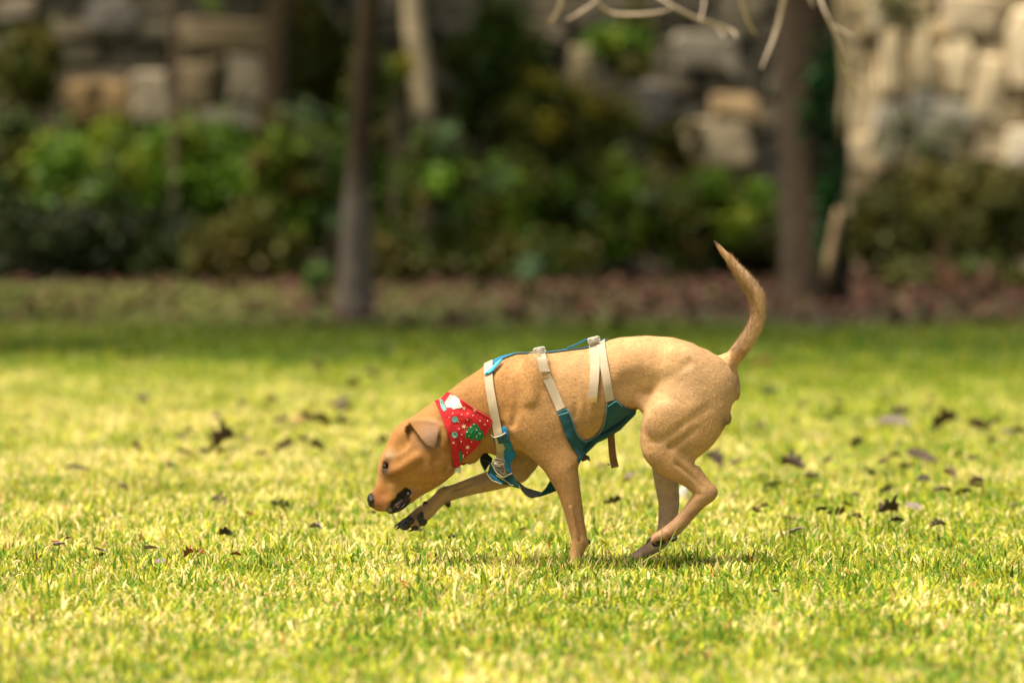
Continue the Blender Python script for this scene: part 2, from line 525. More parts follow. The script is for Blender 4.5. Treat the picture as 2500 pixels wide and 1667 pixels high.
def tree(name, label, pts, rads, barkcol, crown_r, ncrown, seed, leafsize=0.24, group=None, limbs=5, cz=None, cshift=(0, 0)):
    r = np.random.default_rng(seed)
    root = empty(name, pts[0], label, 'tree', group)
    mb = MB()
    P, R = trunk_line(pts, rads)
    colr = np.repeat(np.array(barkcol(P[:, 2])), 12, axis=0)
    colr = np.concatenate([colr, colr[:1], colr[-1:]])
    mb.tube(P, R, 12, colr, jit=0.05)
    top = P[-1]
    for k in range(limbs):
        a = k * 2 * math.pi / limbs + r.uniform(-.4, .4)
        s = P[int(len(P) * r.uniform(.72, .97))]
        e = top + np.array([math.cos(a) * crown_r[0] * .7, math.sin(a) * crown_r[1] * .7, r.uniform(0.2, 1.1) * crown_r[2]])
        L_, Rl = trunk_line([s, (s + e) / 2 + np.array([0, 0, -.15]), e], [R[-1] * .6, R[-1] * .4, R[-1] * .12], 9)
        mb.tube(L_, Rl, 6, (.10, .085, .065))
    mb.build('trunk', M_bark, root)
    mb = MB()
    cc = (top[0] + cshift[0], top[1] + cshift[1], cz if cz else top[2] + crown_r[2] * .75)
    crown(mb, cc, crown_r, ncrown, leafsize, r, hollow=0.2)
    mb.build('crown', M_leaf, root, False)
    return root


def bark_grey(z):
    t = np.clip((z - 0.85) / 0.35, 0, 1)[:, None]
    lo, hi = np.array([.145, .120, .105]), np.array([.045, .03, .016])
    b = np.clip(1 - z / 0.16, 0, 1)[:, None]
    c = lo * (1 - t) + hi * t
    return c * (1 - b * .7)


def bark_dark(z): return np.tile(np.array([.043, .028, .017]), (len(z), 1))
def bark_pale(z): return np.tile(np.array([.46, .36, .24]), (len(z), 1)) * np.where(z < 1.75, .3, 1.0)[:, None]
def bark_brown(z): return np.tile(np.array([.095, .065, .04]), (len(z), 1))


def wp(x, y, Y):
    p = at(x * K, y * K, Y); return (p.x, p.y, p.z)


Yl = 21.2
b0 = on_ground(816 * K, 735 * K)
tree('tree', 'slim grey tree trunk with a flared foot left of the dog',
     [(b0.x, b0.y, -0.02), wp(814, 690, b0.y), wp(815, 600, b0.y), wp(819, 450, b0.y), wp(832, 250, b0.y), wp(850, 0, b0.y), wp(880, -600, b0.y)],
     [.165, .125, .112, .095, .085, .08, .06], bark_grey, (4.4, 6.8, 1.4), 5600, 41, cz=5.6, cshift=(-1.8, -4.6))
b1 = on_ground(1868 * K, 705 * K)
tree('tree', 'thick dark brown tree trunk right of the raised tail',
     [(b1.x, b1.y, -0.02), wp(1866, 660, b1.y), wp(1862, 500, b1.y), wp(1858, 250, b1.y), wp(1855, 0, b1.y), wp(1850, -700, b1.y)],
     [.33, .275, .25, .24, .235, .16], bark_dark, (4.4, 7.0, 1.4), 3600, 42, cz=5.8, cshift=(-1.4, -9.2))
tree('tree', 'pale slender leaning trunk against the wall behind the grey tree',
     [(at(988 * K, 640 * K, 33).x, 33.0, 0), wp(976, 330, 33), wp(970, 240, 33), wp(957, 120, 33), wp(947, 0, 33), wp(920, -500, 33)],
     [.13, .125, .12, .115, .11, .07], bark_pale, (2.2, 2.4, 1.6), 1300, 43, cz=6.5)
tree('tree', 'thin dark sapling stem in front of the left wall stones',
     [(at(405 * K, 640 * K, 33.5).x, 33.5, 0), wp(400, 400, 33.5), wp(402, 200, 33.5), wp(398, 0, 33.5), wp(392, -500, 33.5)],
     [.05, .045, .042, .04, .03], bark_brown, (1.9, 2.0, 1.5), 900, 44, cz=6.0)
tree('tree', 'dark brown trunk right of the left wall stones',
     [(at(640 * K, 640 * K, 34.2).x, 34.2, 0), wp(640, 400, 34.2), wp(632, 200, 34.2), wp(640, 0, 34.2), wp(650, -500, 34.2)],
     [.16, .14, .13, .13, .09], bark_brown, (2.2, 2.2, 1.7), 1300, 45, cz=6.2)
# wood on the far side of the wall and the crowns that overhang the lawn edge
spots = [(-6.2, 13.5, 5.2), (6.6, 14.5, 5.4), (-7.4, 19.5, 5.8), (-9.5, 24, 6.0), (-8.5, 38, 7.5), (-2.6, 39, 7.8), (2.4, 38.5, 7.6), (8.6, 39.5, 8.0), (9.6, 28, 7.0), (-14, 33, 7.0), (14.5, 35, 7.0)]
for i, (x, y, h) in enumerate(spots):
    r = np.random.default_rng(60 + i)
    tree('tree', 'leafy tree standing out of frame around the lawn and behind the wall', [(x, y, 0), (x + .1, y, 1.5), (x - .1, y + .1, 3.2), (x, y, h - 1.6)], [.24, .2, .18, .12],
         bark_brown, (3.0, 3.0, 2.0), 3600, 70 + i, group='trees of the wood behind', cz=h, leafsize=0.27)

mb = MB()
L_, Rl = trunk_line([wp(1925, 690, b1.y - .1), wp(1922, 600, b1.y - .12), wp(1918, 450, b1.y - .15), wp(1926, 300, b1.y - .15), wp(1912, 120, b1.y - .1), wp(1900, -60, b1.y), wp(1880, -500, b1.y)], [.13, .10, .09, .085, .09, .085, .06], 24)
mb.tube(L_, Rl, 9, (.020, .015, .011), jit=.12)  # dark stem added to stand for the trunk's shaded right half
tag(mb.build('shade_stem', M_bark, None), 'almost black stem added for the shaded right half of the thick trunk', 'shade_stem')
# ivy on the dark trunk, and a pale stick leaning on its foot
mb = MB(); r = np.random.default_rng(8)
for (x, y, n_, s_) in [(1885, 240, 140, 38), (1880, 170, 80, 34), (1905, 330, 90, 34), (1895, 470, 60, 30), (1890, 560, 40, 24), (1850, 290, 40, 20), (1920, 120, 70, 34), (1915, 420, 160, 26), (1920, 560, 150, 24), (1915, 300, 140, 26)]:
    P = np.array([wp(x + r.normal(0, s_ * .45), y + r.normal(0, s_ * 1.1), b1.y - 0.28 - r.uniform(0, .12)) for _ in range(n_)])
    c = np.array([[.02, .10, .02], [.03, .12, .03], [.015, .04, .01], [.02, .025, .012]])[r.integers(0, 4, n_)]
    v, f, cl = leaf_quads(P, 0.085, c, r, aspect=.8); mb.add(v, f, cl)
o = mb.build('ivy', M_leaf, None, False)
tag(o, 'dark green ivy climbing the right side of the thick trunk', 'ivy')
mb = MB()
mb.tube([wp(1900, 650, b1.y - .5), wp(1907, 590, b1.y - .45), wp(1920, 520, b1.y - .42), wp(1927, 480, b1.y - .40)], [.05, .045, .04, .03], 7, (.20, .14, .075))
tag(mb.build('dead_branch', M_twig), 'pale broken branch leaning on the foot of the thick trunk', 'branch')
mb = MB()
mb.tube([wp(1932, 330, b1.y - .6), wp(1936, 260, b1.y - .6), wp(1946, 180, b1.y - .6), wp(1936, 60, b1.y - .6), wp(1920, -80, b1.y - .6), wp(1880, -420, b1.y - .3)], [.02, .04, .045, .045, .05, .05], 7, (.27, .21, .12))
tag(mb.build('dead_branch', M_twig), 'pale climber stem hanging beside the thick trunk', 'branch')

# the nearly bare tree out of frame on the right, its pale twigs hang into the top of the picture
TY = 5.2
root = empty('bare_tree', (4.6, TY + .6, 0), 'nearly bare tree whose pale twigs hang across the top of the picture', 'tree')
mb = MB()
P, R = trunk_line([(4.6, TY + .6, 0), (4.5, TY + .5, 1.2), (4.2, TY + .2, 2.2), (4.0, TY, 3.4)], [.14, .12, .10, .05], 16)
mb.tube(P, R, 10, (.26, .21, .15), jit=.05)
mb.build('trunk', M_bark, root)
mb = MB()
L_, Rl = trunk_line([(4.3, TY + .3, 1.9), (3.0, TY + .1, 2.25), (1.2, TY, 2.05), (.2, TY, 1.95)], [.05, .04, .028, .012], 20)
mb.tube(L_, Rl, 8, (.34, .28, .2))
twigs = [([(1268, -90), (1290, 0), (1262, 55)], 9), ([(1400, -70), (1370, 0), (1332, 30), (1303, 46)], 7), ([(1330, -60), (1372, 4), (1402, 30), (1460, 34), (1520, 28), (1545, 18)], 6),
         ([(1440, -60), (1520, 0), (1590, 38), (1640, 55), (1680, 70), (1694, 88)], 7), ([(1610, -60), (1618, 0), (1608, 50)], 6),
         ([(1640, 55), (1665, 88)], 4), ([(1690, -70), (1702, 0), (1718, 50), (1738, 82)], 6), ([(1820, -90), (1800, 0), (1782, 75), (1748, 158)], 9),
         ([(1860, -80), (1888, 10), (1920, 82), (1945, 165), (1972, 232)], 7), ([(1930, 120), (1955, 168), (2008, 172)], 5), ([(1916, 60), (1962, 85)], 5), ([(1840, -60), (1868, 16)], 9)]
for pts, w in twigs:
    A = [np.array(wp(x, y, TY + random.uniform(-.15, .15))) for x, y in pts]
    L_, Rl = trunk_line(A, [w * .82e-3] * (len(A) - 1) + [w * .35e-3], 14)
    mb.tube(L_, Rl, 6, (.40, .32, .25))
mb.build('branch', M_twig, root)

# ---------------------------------------------------------------- shrubs
def shrub(label, x, y, Y, w, h, n, seed, pal=None, size=0.12, cat='shrub', name='shrub', wts=None):
    """x,y: overview pixel of the middle of the foliage; w,h: half extents in overview pixels"""
    r = np.random.default_rng(seed)
    p = at(x * K, y * K, Y); sc = (Y + CAM_D) / FPX * K
    rx, rz = w * sc, h * sc
    root = empty(name, (p.x, Y, 0), label, cat)
    mb = MB()
    crown(mb, (p.x, Y, p.z), (rx, max(0.35, rx * .55), rz), int(n * 1.9), size, r, pal if pal is not None else GREENS, 0.35, wts)
    mb.build('foliage', M_leaf, root, False)
    mb = MB()
    for k in range(5):
        a = r.uniform(-1, 1) * .7
        e = (p.x + rx * a, Y + r.uniform(-.2, .3), max(.25, p.z + rz * r.uniform(-.1, .7)))
        L_, Rl = trunk_line([(p.x + .1 * a, Y + .02 * k, 0), (p.x + rx * a * .6, Y, e[2] * .5), e], [.02, .014, .006], 7)
        mb.tube(L_, Rl, 5, (.10, .075, .045))
    mb.build('stem', M_twig, root)
    return root


fresh = np.array([[.13, .28, .012], [.18, .34, .02], [.11, .22, .012], [.22, .36, .05], [.27, .34, .02], [.24, .36, .16]]) * .66
deep = np.array([[.06, .13, .010], [.09, .18, .015], [.13, .20, .02], [.19, .18, .02]]) * .44
olive = np.array([[.16, .17, .02], [.20, .20, .03], [.12, .12, .02], [.25, .20, .04]]) * .46
mossy = np.array([[.17, .18, .018], [.13, .145, .015], [.22, .205, .03], [.10, .11, .02]]) * .52
yellow = np.array([[.30, .27, .02], [.14, .15, .02], [.09, .10, .015]])
shrub('low dark bush at the far left edge of the lawn', 40, 430, 34.0, 130, 150, 2600, 101, deep)
shrub('bright green rounded bush below the tan wall stones', 240, 420, 33.4, 150, 120, 3200, 102, fresh)
shrub('bright green bush below the square pale wall stone', 460, 410, 33.8, 140, 115, 3200, 103, fresh)
shrub('yellowish green bush just left of the grey trunk', 670, 420, 33.2, 130, 150, 3400, 104, np.concatenate([fresh, olive]))
shrub('low olive undergrowth below the left bright bushes', 560, 580, 32.5, 150, 70, 1500, 105, olive)
shrub('tall mixed green creeper on the wall above the grey trunk', 760, 200, 35.0, 110, 150, 2600, 106, np.concatenate([olive, deep]))
shrub('small yellow leaved sprig between the grey and the pale trunk', 908, 165, 32.6, 30, 40, 260, 107, yellow)
shrub('dark leafy creeper hanging on the wall right of the pale trunk', 1130, 170, 34.9, 130, 160, 3000, 108, deep)
shrub('green leafy creeper between the two narrow tan stones', 1290, 300, 34.5, 150, 110, 3000, 109, np.concatenate([deep, olive, yellow]))
shrub('shaded green bush right of the grey trunk', 960, 480, 33.5, 120, 150, 3000, 110, np.concatenate([fresh, deep]))
shrub('dim green bush in the middle of the undergrowth', 1180, 500, 33.0, 140, 130, 3200, 111, np.concatenate([deep, fresh, olive]))
shrub('grey green bush behind the back of the dog', 1400, 500, 33.4, 140, 120, 3200, 112, np.concatenate([olive, fresh]))
shrub('olive bush behind the raised tail', 1610, 500, 33.0, 150, 110, 3200, 113, np.concatenate([olive, fresh]))
shrub('thin creeper on the wall left of the thick trunk', 1440, 110, 35.0, 70, 90, 800, 114, np.concatenate([fresh, olive]))
shrub('mossy creeper between two big tan stones', 1560, 330, 35.2, 60, 60, 500, 119, olive)
shrub('mossy yellow green bush right of the thick trunk', 2060, 530, 32.8, 120, 105, 3000, 115, mossy)
shrub('mossy yellow green bush at the right edge', 2270, 500, 33.4, 130, 130, 3000, 116, np.concatenate([mossy, olive]))
shrub('low brownish undergrowth at the right end of the litter', 2200, 660, 29.5, 180, 50, 1300, 117, np.array([[.09, .10, .02], [.12, .06, .03], [.15, .08, .05], [.07, .1, .02]]))
shrub('sparse grey green creeper on the pale right wall', 2120, 330, 35.3, 110, 90, 700, 118, np.array([[.16, .17, .09], [.10, .12, .04], [.22, .22, .15]]), .08)
shrub('small fresh sprout at the foot of the undergrowth', 1215, 615, 31.0, 28, 22, 90, 120, np.array([[.08, .16, .07], [.10, .18, .08]]))
shrub('small green sprout beside the foot of the grey trunk', 735, 640, 24.0, 26, 22, 110, 121, np.array([[.07, .13, .02], [.09, .15, .04]]))
shrub('near black leaves added for the shadow under the bright left bushes', 260, 560, 33.2, 230, 70, 3600, 122, np.array([[.02, .035, .008], [.03, .05, .01], [.015, .02, .008]]))  # overhang shadow below the bushes, made of near-black leaves
shrub('near black leaves added for the shade at the left end of the wall', 60, 570, 33.0, 150, 80, 2400, 123, np.array([[.02, .035, .008], [.03, .05, .01], [.04, .045, .02]]))  # shade of the lower left corner, put into the leaf colour
shrub('dim undergrowth at the foot of the wall left of the dark trunk', 1720, 560, 33.8, 120, 70, 2200, 124, np.concatenate([deep, olive]))
shrub('brown green undergrowth at the foot of the middle bushes', 1080, 600, 31.8, 260, 45, 2600, 125, np.concatenate([deep, olive]))
shrub('dark creeper high on the left end of the wall', 60, 150, 35.2, 90, 120, 1300, 126, np.concatenate([deep, olive]))
shrub('olive creeper on the wall over the dark brown trunk', 690, 60, 35.3, 70, 70, 900, 127, np.concatenate([deep, olive]))
shrub('creeper wound round the upper part of the grey trunk', 838, 230, 20.9, 45, 190, 500, 128, np.concatenate([olive, deep]), .09)
shrub('bush covering the foot of the pale leaning trunk', 1000, 400, 31.6, 70, 90, 900, 129, np.concatenate([fresh, olive, deep]))
shrub('green bush at the foot of the pale right wall', 2180, 450, 34.4, 190, 50, 1700, 130, np.concatenate([mossy, olive]))
shrub('thin creeper over the upper right corner of the wall', 2070, 15, 35.4, 110, 40, 220, 131, np.array([[.12, .14, .04], [.09, .10, .03], [.2, .18, .08]]), .09)
# ================================================================ DOG (in photo pixels = mm; y mm, near side negative)
import openvdb
VOX = 2.4
OX, OY, OZ = 885.0, -118.0, -1402.0
NX, NY, NZ = int(1000 / VOX), int(236 / VOX), int(845 / VOX)
AX = (OX + VOX * np.arange(NX)).astype(np.float32)
AY = (OY + VOX * np.arange(NY)).astype(np.float32)
AZ = (OZ + VOX * np.arange(NZ)).astype(np.float32)      # AZ = -py
D = np.full((NX, NY, NZ), 60.0, np.float32)


def box(lo, hi):
    s = []
    for ax, l, h in zip((AX, AY, AZ), lo, hi):
        s.append(slice(max(0, np.searchsorted(ax, l) - 1), min(len(ax), np.searchsorted(ax, h) + 1)))
    return tuple(s)


def grid(s):
    return AX[s[0]][:, None, None], AY[s[1]][None, :, None], AZ[s[2]][None, None, :]


def merge(s, d, k, op='u'):
    a = D[s]
    if op == 'u':
        h = np.maximum(k - np.abs(a - d), 0) / max(k, 1e-3)
        D[s] = np.minimum(a, d) - h * h * k * 0.25
    else:
        d = -d
        h = np.maximum(k - np.abs(a - d), 0) / max(k, 1e-3)
        D[s] = np.maximum(a, d) + h * h * k * 0.25


def spline(P, m=6):
    P = np.asarray(P, float)
    out = []
    for i in range(len(P) - 1):
        p0, p1, p2, p3 = P[max(i - 1, 0)], P[i], P[i + 1], P[min(i + 2, len(P) - 1)]
        for t in np.linspace(0, 1, m, endpoint=False):
            out.append(0.5 * (2 * p1 + (p2 - p0) * t + (2 * p0 - 5 * p1 + 4 * p2 - p3) * t * t + (3 * p1 - p0 - 3 * p2 + p3) * t ** 3))
    out.append(P[-1])
    return np.array(out)


def chain(pts, k=10, op='u', m=5):
    """pts: (px, py, y, r[, lateral ratio])"""
    P = np.array([tuple(p) + (1.0,) * (5 - len(p)) for p in pts], float)
    P = spline(P, m)
    C = np.stack([P[:, 0], P[:, 2], -P[:, 1]], 1); R = np.maximum(P[:, 3], .8); Q = P[:, 4]
    mg = k + 8
    s = box((C - R[:, None]).min(0) - mg, (C + R[:, None]).max(0) + mg)
    tmp = np.full(D[s].shape, 90.0, np.float32)
    o = [q.start for q in s]
    for i in range(len(C) - 1):
        a, b, ra, rb = C[i], C[i + 1], R[i], R[i + 1]
        ss = box(np.minimum(a - ra, b - rb) - mg, np.maximum(a + ra, b + rb) + mg)
        X, Y, Z = grid(ss)
        ba = b - a; q = 1 / ((Q[i] + Q[i + 1]) / 2)
        L2 = ba[0] ** 2 + ba[2] ** 2 + ba[1] ** 2 + 1e-6
        t = np.clip(((X - a[0]) * ba[0] + (Y - a[1]) * ba[1] + (Z - a[2]) * ba[2]) / L2, 0, 1)
        d = np.sqrt((X - a[0] - t * ba[0]) ** 2 + ((Y - a[1] - t * ba[1]) * q) ** 2 + (Z - a[2] - t * ba[2]) ** 2) - (ra + t * (rb - ra))
        ls = tuple(slice(q_.start - oo, q_.stop - oo) for q_, oo in zip(ss, o))
        tmp[ls] = np.minimum(tmp[ls], d)
    merge(s, tmp, k, op)


def ell(px, py, y, rx, ry, rz, ang=0.0, k=12, op='u', yaw=0.0):
    """ang: degrees, turns the long x axis; positive lifts the +x end up in the picture"""
    rmax = max(rx, ry, rz); mg = k + 6
    c = np.array([px, y, -py])
    s = box(c - rmax - mg, c + rmax + mg)
    X, Y, Z = grid(s)
    X = X - c[0]; Y = Y - c[1]; Z = Z - c[2]
    if yaw:
        ca, sa = math.cos(math.radians(yaw)), math.sin(math.radians(yaw))
        X, Y = X * ca + Y * sa, -X * sa + Y * ca
    ca, sa = math.cos(math.radians(ang)), math.sin(math.radians(ang))
    u = X * ca + Z * sa; w = -X * sa + Z * ca
    k0 = np.sqrt((u / rx) ** 2 + (Y / ry) ** 2 + (w / rz) ** 2)
    k1 = np.sqrt((u / rx ** 2) ** 2 + (Y / ry ** 2) ** 2 + (w / rz ** 2) ** 2) + 1e-6
    merge(s, (k0 * (k0 - 1) / k1).astype(np.float32), k, op)


# ---- trunk of the body from its outline
def smooth_interp(xs, ys, x):
    y = np.interp(x, xs, ys)
    ker = np.hanning(13); ker /= ker.sum()
    return np.convolve(np.pad(y, 6, mode='edge'), ker, mode='valid')


top = [(1150, 960), (1183, 912), (1205, 898), (1227, 880), (1262, 864), (1304, 862), (1342, 860), (1387, 854), (1435, 848), (1482, 830), (1514, 822), (1578, 818), (1642, 822), (1690, 835), (1735, 862), (1762, 884), (1790, 920), (1803, 950)]
bot = [(1150, 1060), (1190, 1090), (1225, 1098), (1262, 1100), (1300, 1116), (1350, 1134), (1395, 1130), (1425, 1112), (1459, 1078), (1495, 1052), (1525, 1026), (1552, 1000), (1590, 985), (1650, 985), (1700, 1000), (1750, 1010), (1790, 985), (1803, 955)]
wid = [(1150, 40), (1190, 52), (1230, 66), (1290, 78), (1350, 84), (1400, 86), (1450, 82), (1510, 72), (1570, 64), (1630, 66), (1690, 66), (1740, 54), (1785, 34), (1803, 8)]
X = np.arange(1150, 1804, 1.0)
tp = smooth_interp(*zip(*top), X); bt = smooth_interp(*zip(*bot), X); wd = smooth_interp(*zip(*wid), X)
s = box((1150, -100, -1150), (1803, 100, -805))
gx_, gy_, gz_ = grid(s)
T_ = np.interp(gx_, X, -tp); B_ = np.interp(gx_, X, -bt); W_ = np.interp(gx_, X, wd)
c_, h_ = (T_ + B_) / 2, (T_ - B_) / 2
v_ = (gz_ - c_) / h_
Wv = W_ * (1 - 0.16 * np.clip(-v_, 0, 1) ** 2 - 0.10 * np.clip(v_, 0, 1) ** 1.5)
q_ = (np.abs(v_) ** 2.15 + np.abs(gy_ / Wv) ** 2.15) ** (1 / 2.15)
merge(s, ((q_ - 1) * np.minimum(h_, W_)).astype(np.float32), 1.0)

# ---- neck, head
chain([(1082, 1062, 0, 82, .66), (1128, 1034, 0, 84, .64), (1180, 1004, 0, 92, .62), (1240, 985, 0, 108, .66)], 26)
ell(1140, 1100, 0, 34, 26, 26, -40, 16)                         # loose throat skin
ell(1030, 1104, 0, 84, 54, 84, 0, 22)                           # skull
chain([(1030, 1103, 0, 80, .64), (988, 1138, 0, 64, .76), (970, 1178, 0, 49, .72), (947, 1206, 0, 37, .72), (931, 1219, 0, 29, .82), (921, 1221, 0, 21, .95)], 14)
ell(1000, 1062, 0, 44, 34, 34, 40, 16)                          # forehead
for sy in (-1, 1):
    ell(1046, 1130, sy * 36, 52, 20, 46, 38, 20)                # masseter
    ell(952, 1110, sy * 25, 22, 15, 15, 62, 9)                  # brow
    ell(968, 1152, sy * 33, 16, 8, 26, 45, 10)                  # zygomatic
    ell(942, 1134, sy * 33, 8, 8, 9.5, 0, 5, 's')              # eye socket
    ell(956, 1222, sy * 23, 30, 9, 17, 50, 10)                  # flews
    # mouth: open side of the lips
    chain([(954, 1236, sy * 33, 9), (974, 1221, sy * 40, 15), (992, 1204, sy * 44, 11)], 4, 's')
    ell(1046, 1165, sy * 44, 6, 3, 22, 20, 6)                   # small cheek whisker wart
ell(979, 1231, 0, 29, 19, 10, 42, 8)                            # lower jaw
for sy in (-1, 1):                                              # lower lip rim
    chain([(952, 1247, sy * 13, 6), (972, 1241, sy * 20, 6), (990, 1228, sy * 24, 6), (1003, 1206, sy * 30, 6)], 5)
    # groove under the ear and cheek
    chain([(1000, 1052, sy * 56, 8), (1003, 1042, sy * 56, 9)], 6, 's')
    chain([(994, 1038, sy * 42, 6), (992, 1052, sy * 46, 5), (999, 1066, sy * 50, 4)], 6)


for sy in (-1, 1):
    ell(978, 1078, sy * 47, 24, 8, 17, 50, 14, 's')             # temple
    chain([(958, 1150, sy * 38, 8), (985, 1136, sy * 47, 9), (1020, 1112, sy * 53, 10)], 14)   # cheek bone
    ell(945, 1181, sy * 38, 20, 8, 13, 60, 12, 's')             # hollow of the muzzle below the eye
    ell(936, 1223, sy * 20, 15, 8, 13, 45, 8)                   # whisker pad
    chain([(1006, 1188, sy * 48, 5), (1012, 1206, sy * 44, 5), (1008, 1222, sy * 36, 4)], 8, 's')
    chain([(1072, 1098, sy * 60, 5), (1062, 1130, sy * 62, 5), (1074, 1158, sy * 54, 5)], 12, 's')
    ell(1000, 1048, sy * 50, 8, 9, 14, 10, 5, 's')              # opening of the ear


chain([(1002, 1210, 0, 13, 1.9), (1045, 1181, 0, 15, 2.1), (1095, 1140, 0, 17, 2.2)], 18)   # under side of the jaw


for sy in (-1, 1):
    chain([(938, 1126, sy * 22, 3), (945, 1124, sy * 31, 4), (952, 1130, sy * 36, 3)], 4)      # upper eyelid
    chain([(941, 1146, sy * 24, 2.5), (947, 1146, sy * 31, 3), (952, 1138, sy * 35, 2.5)], 4)  # lower eyelid


# ears: folded flaps with thickness
def poly_sdf(px, pz, poly):
    P = np.asarray(poly, float)
    d = np.full(np.broadcast(px, pz).shape, 1e9); inside = np.zeros(d.shape, bool)
    for i in range(len(P)):
        a, b = P[i], P[(i + 1) % len(P)]
        e = b - a; wx, wz = px - a[0], pz - a[1]
        t = np.clip((wx * e[0] + wz * e[1]) / (e @ e + 1e-9), 0, 1)
        d = np.minimum(d, (wx - t * e[0]) ** 2 + (wz - t * e[1]) ** 2)
        cnd = ((a[1] <= pz) & (b[1] > pz)) | ((b[1] <= pz) & (a[1] > pz))
        xi = a[0] + (pz - a[1]) / (b[1] - a[1] + 1e-12) * e[0]
        inside ^= cnd & (px < xi)
    return np.sqrt(d) * np.where(inside, -1, 1)


EAR = [(1001, 1027), (1012, 1022), (1040, 1023), (1064, 1026), (1073, 1031), (1072, 1050), (1068, 1072), (1063, 1088), (1055, 1088), (1042, 1081), (1030, 1068), (1018, 1052), (1006, 1036)]
s = box((985, -100, -1105), (1090, 100, -1008))
gx_, gy_, gz_ = grid(s)
pd = poly_sdf(gx_[:, :, 0][:, :, None], -gz_, EAR)
for sy in (-1, 1):
    v = np.clip((-gz_ - 1022) / 66, -0.2, 1.1)
    u = np.clip((gx_ - 1001) / 72, -.2, 1.2)
    f = 43 + 22 * np.sin(np.clip(v, 0, 1) * 1.7) + 7 * u * (1 - v) - 5 * (u - .5) ** 2 * 4 * v
    d = np.maximum(pd, np.abs(gy_ * sy - f) - 2.6)
    merge(s, d.astype(np.float32), 4)
    chain([(1003, 1028, sy * 38, 7), (1035, 1026, sy * 40, 9), (1066, 1031, sy * 44, 8)], 8)
    chain([(1076, 1040, sy * 50, 8), (1086, 1062, sy * 53, 9), (1084, 1082, sy * 52, 7)], 9)   # fold of skin behind the ear

# ---- shoulders and forelegs
for sy in (-1, 1):
    ell(1300, 950, sy * 58, 42, 26, 88, -12, 26)                # shoulder blade
    ell(1262, 1045, sy * 52, 46, 30, 50, -40, 22)               # point of the shoulder
    ell(1338, 1030, sy * 60, 52, 28, 70, 18, 24)                # triceps
ell(1225, 1072, 0, 42, 40, 38, -20, 18)                         # breast
near = [(1322, 1040, -62, 72, .42), (1345, 1082, -62, 56, .5), (1364, 1116, -62, 46, .62), (1374, 1148, -62, 37, .8), (1386, 1184, -62, 29.5, .9), (1396, 1224, -62, 24.5, .9),
        (1404, 1262, -61, 21.5, .9), (1412, 1300, -60, 19.5, .95), (1413, 1320, -60, 19.5, 1), (1407, 1345, -60, 16.5, 1.1), (1400, 1366, -60, 15, 1.3), (1388, 1378, -60, 13, 1.5)]
chain(near, 14)
ell(1402, 1112, -66, 14, 12, 18, 0, 12)                         # elbow
chain([(1392, 1230, -84, 2.5), (1402, 1270, -82, 2.5), (1410, 1305, -80, 2.2)], 5)       # tendon
chain([(1407, 1215, -86, 3), (1413, 1262, -84, 3), (1420, 1300, -80, 3)], 8, 's')
for j, yy in enumerate((-76, -65, -54, -45)):
    chain([(1400, 1368, yy, 9), (1384, 1374, yy - 1, 9), (1374, 1380, yy - 1, 7)], 4)
ell(1430, 1318, -62, 7, 7, 7, 0, 6)                             # carpal pad root
far = [(1288, 1030, 52, 66, .5), (1285, 1095, 58, 48, .6), (1262, 1148, 61, 33, .8), (1225, 1168, 60, 27, .9), (1185, 1180, 58, 24, .9), (1147, 1191, 56, 20.5, .9), (1110, 1203, 54, 18.5, .95),
       (1083, 1213, 52, 18.5, 1), (1062, 1230, 50, 17.5, 1), (1046, 1245, 47, 19.5, 1), (1028, 1259, 44, 21, 1), (1012, 1268, 42, 17, 1)]
chain(far, 14)
ell(1272, 1160, 60, 17, 16, 16, 0, 10)                          # far elbow
chain([(1150, 1176, 44, 3), (1110, 1190, 42, 3), (1085, 1200, 40, 4)], 7)
ell(1093, 1231, 44, 7, 6, 7, 30, 5)
ell(1080, 1203, 50, 15, 13, 9, 35, 9)                             # front of the wrist
chain([(1190, 1166, 36, 4), (1150, 1182, 36, 4), (1112, 1196, 38, 4)], 7, 's')
TOES = [[(1022, 1256, 46, 12), (1000, 1268, 47, 9), (982, 1278, 46, 7), (974, 1282, 45, 4.5)],
        [(1022, 1262, 36, 12), (1003, 1275, 31, 11), (988, 1283, 28, 10), (976, 1286, 30, 6)],
        [(1022, 1266, 34, 11), (1012, 1274, 26, 9), (1003, 1272, 24, 8)],
        [(1026, 1272, 38, 11), (1018, 1284, 34, 9), (1010, 1289, 32, 8)]]
for t_ in TOES: chain(t_, 4)

# ---- hind quarters
for sy in (-1, 1):
    ell(1700, 915, sy * 42, 82, 34, 66, -18, 26)                # croup and hip
chain([(1712, 945, -42, 74, .5), (1668, 1000, -52, 84, .46), (1640, 1040, -56, 76, .48), (1622, 1082, -58, 58, .56), (1636, 1116, -58, 44, .7), (1663, 1143, -58, 32, .85),
       (1686, 1164, -58, 24.5, .85), (1706, 1184, -58, 21, .8), (1722, 1200, -58, 20, .85)], 22)
chain([(1728, 940, -40, 60, .5), (1730, 1000, -46, 50, .6), (1705, 1050, -50, 46, .6), (1675, 1090, -52, 34, .7)], 18)   # hamstrings
ell(1599, 1096, -64, 24, 16, 24, 30, 14)                        # knee cap
near_h = [(1706, 1182, -58, 21, .8), (1722, 1200, -58, 22, .85), (1708, 1213, -58, 21, .85), (1692, 1232, -58, 19, .9), (1674, 1254, -58, 17.5, .9), (1655, 1275, -58, 18, 1), (1634, 1293, -58, 18.5, 1.15), (1614, 1303, -58, 14, 1.4), (1600, 1309, -58, 11, 1.6)]
chain(near_h, 8)
ell(1738, 1196, -58, 12, 10, 13, 0, 10)
chain([(1700, 1140, -58, 8), (1722, 1168, -58, 7), (1738, 1190, -58, 8)], 8)             # Achilles tendon
for yy in (-80, -68, -54, -43):
    chain([(1620, 1298, yy, 10), (1603, 1303, yy, 9.5), (1592, 1311, yy, 7)], 4)
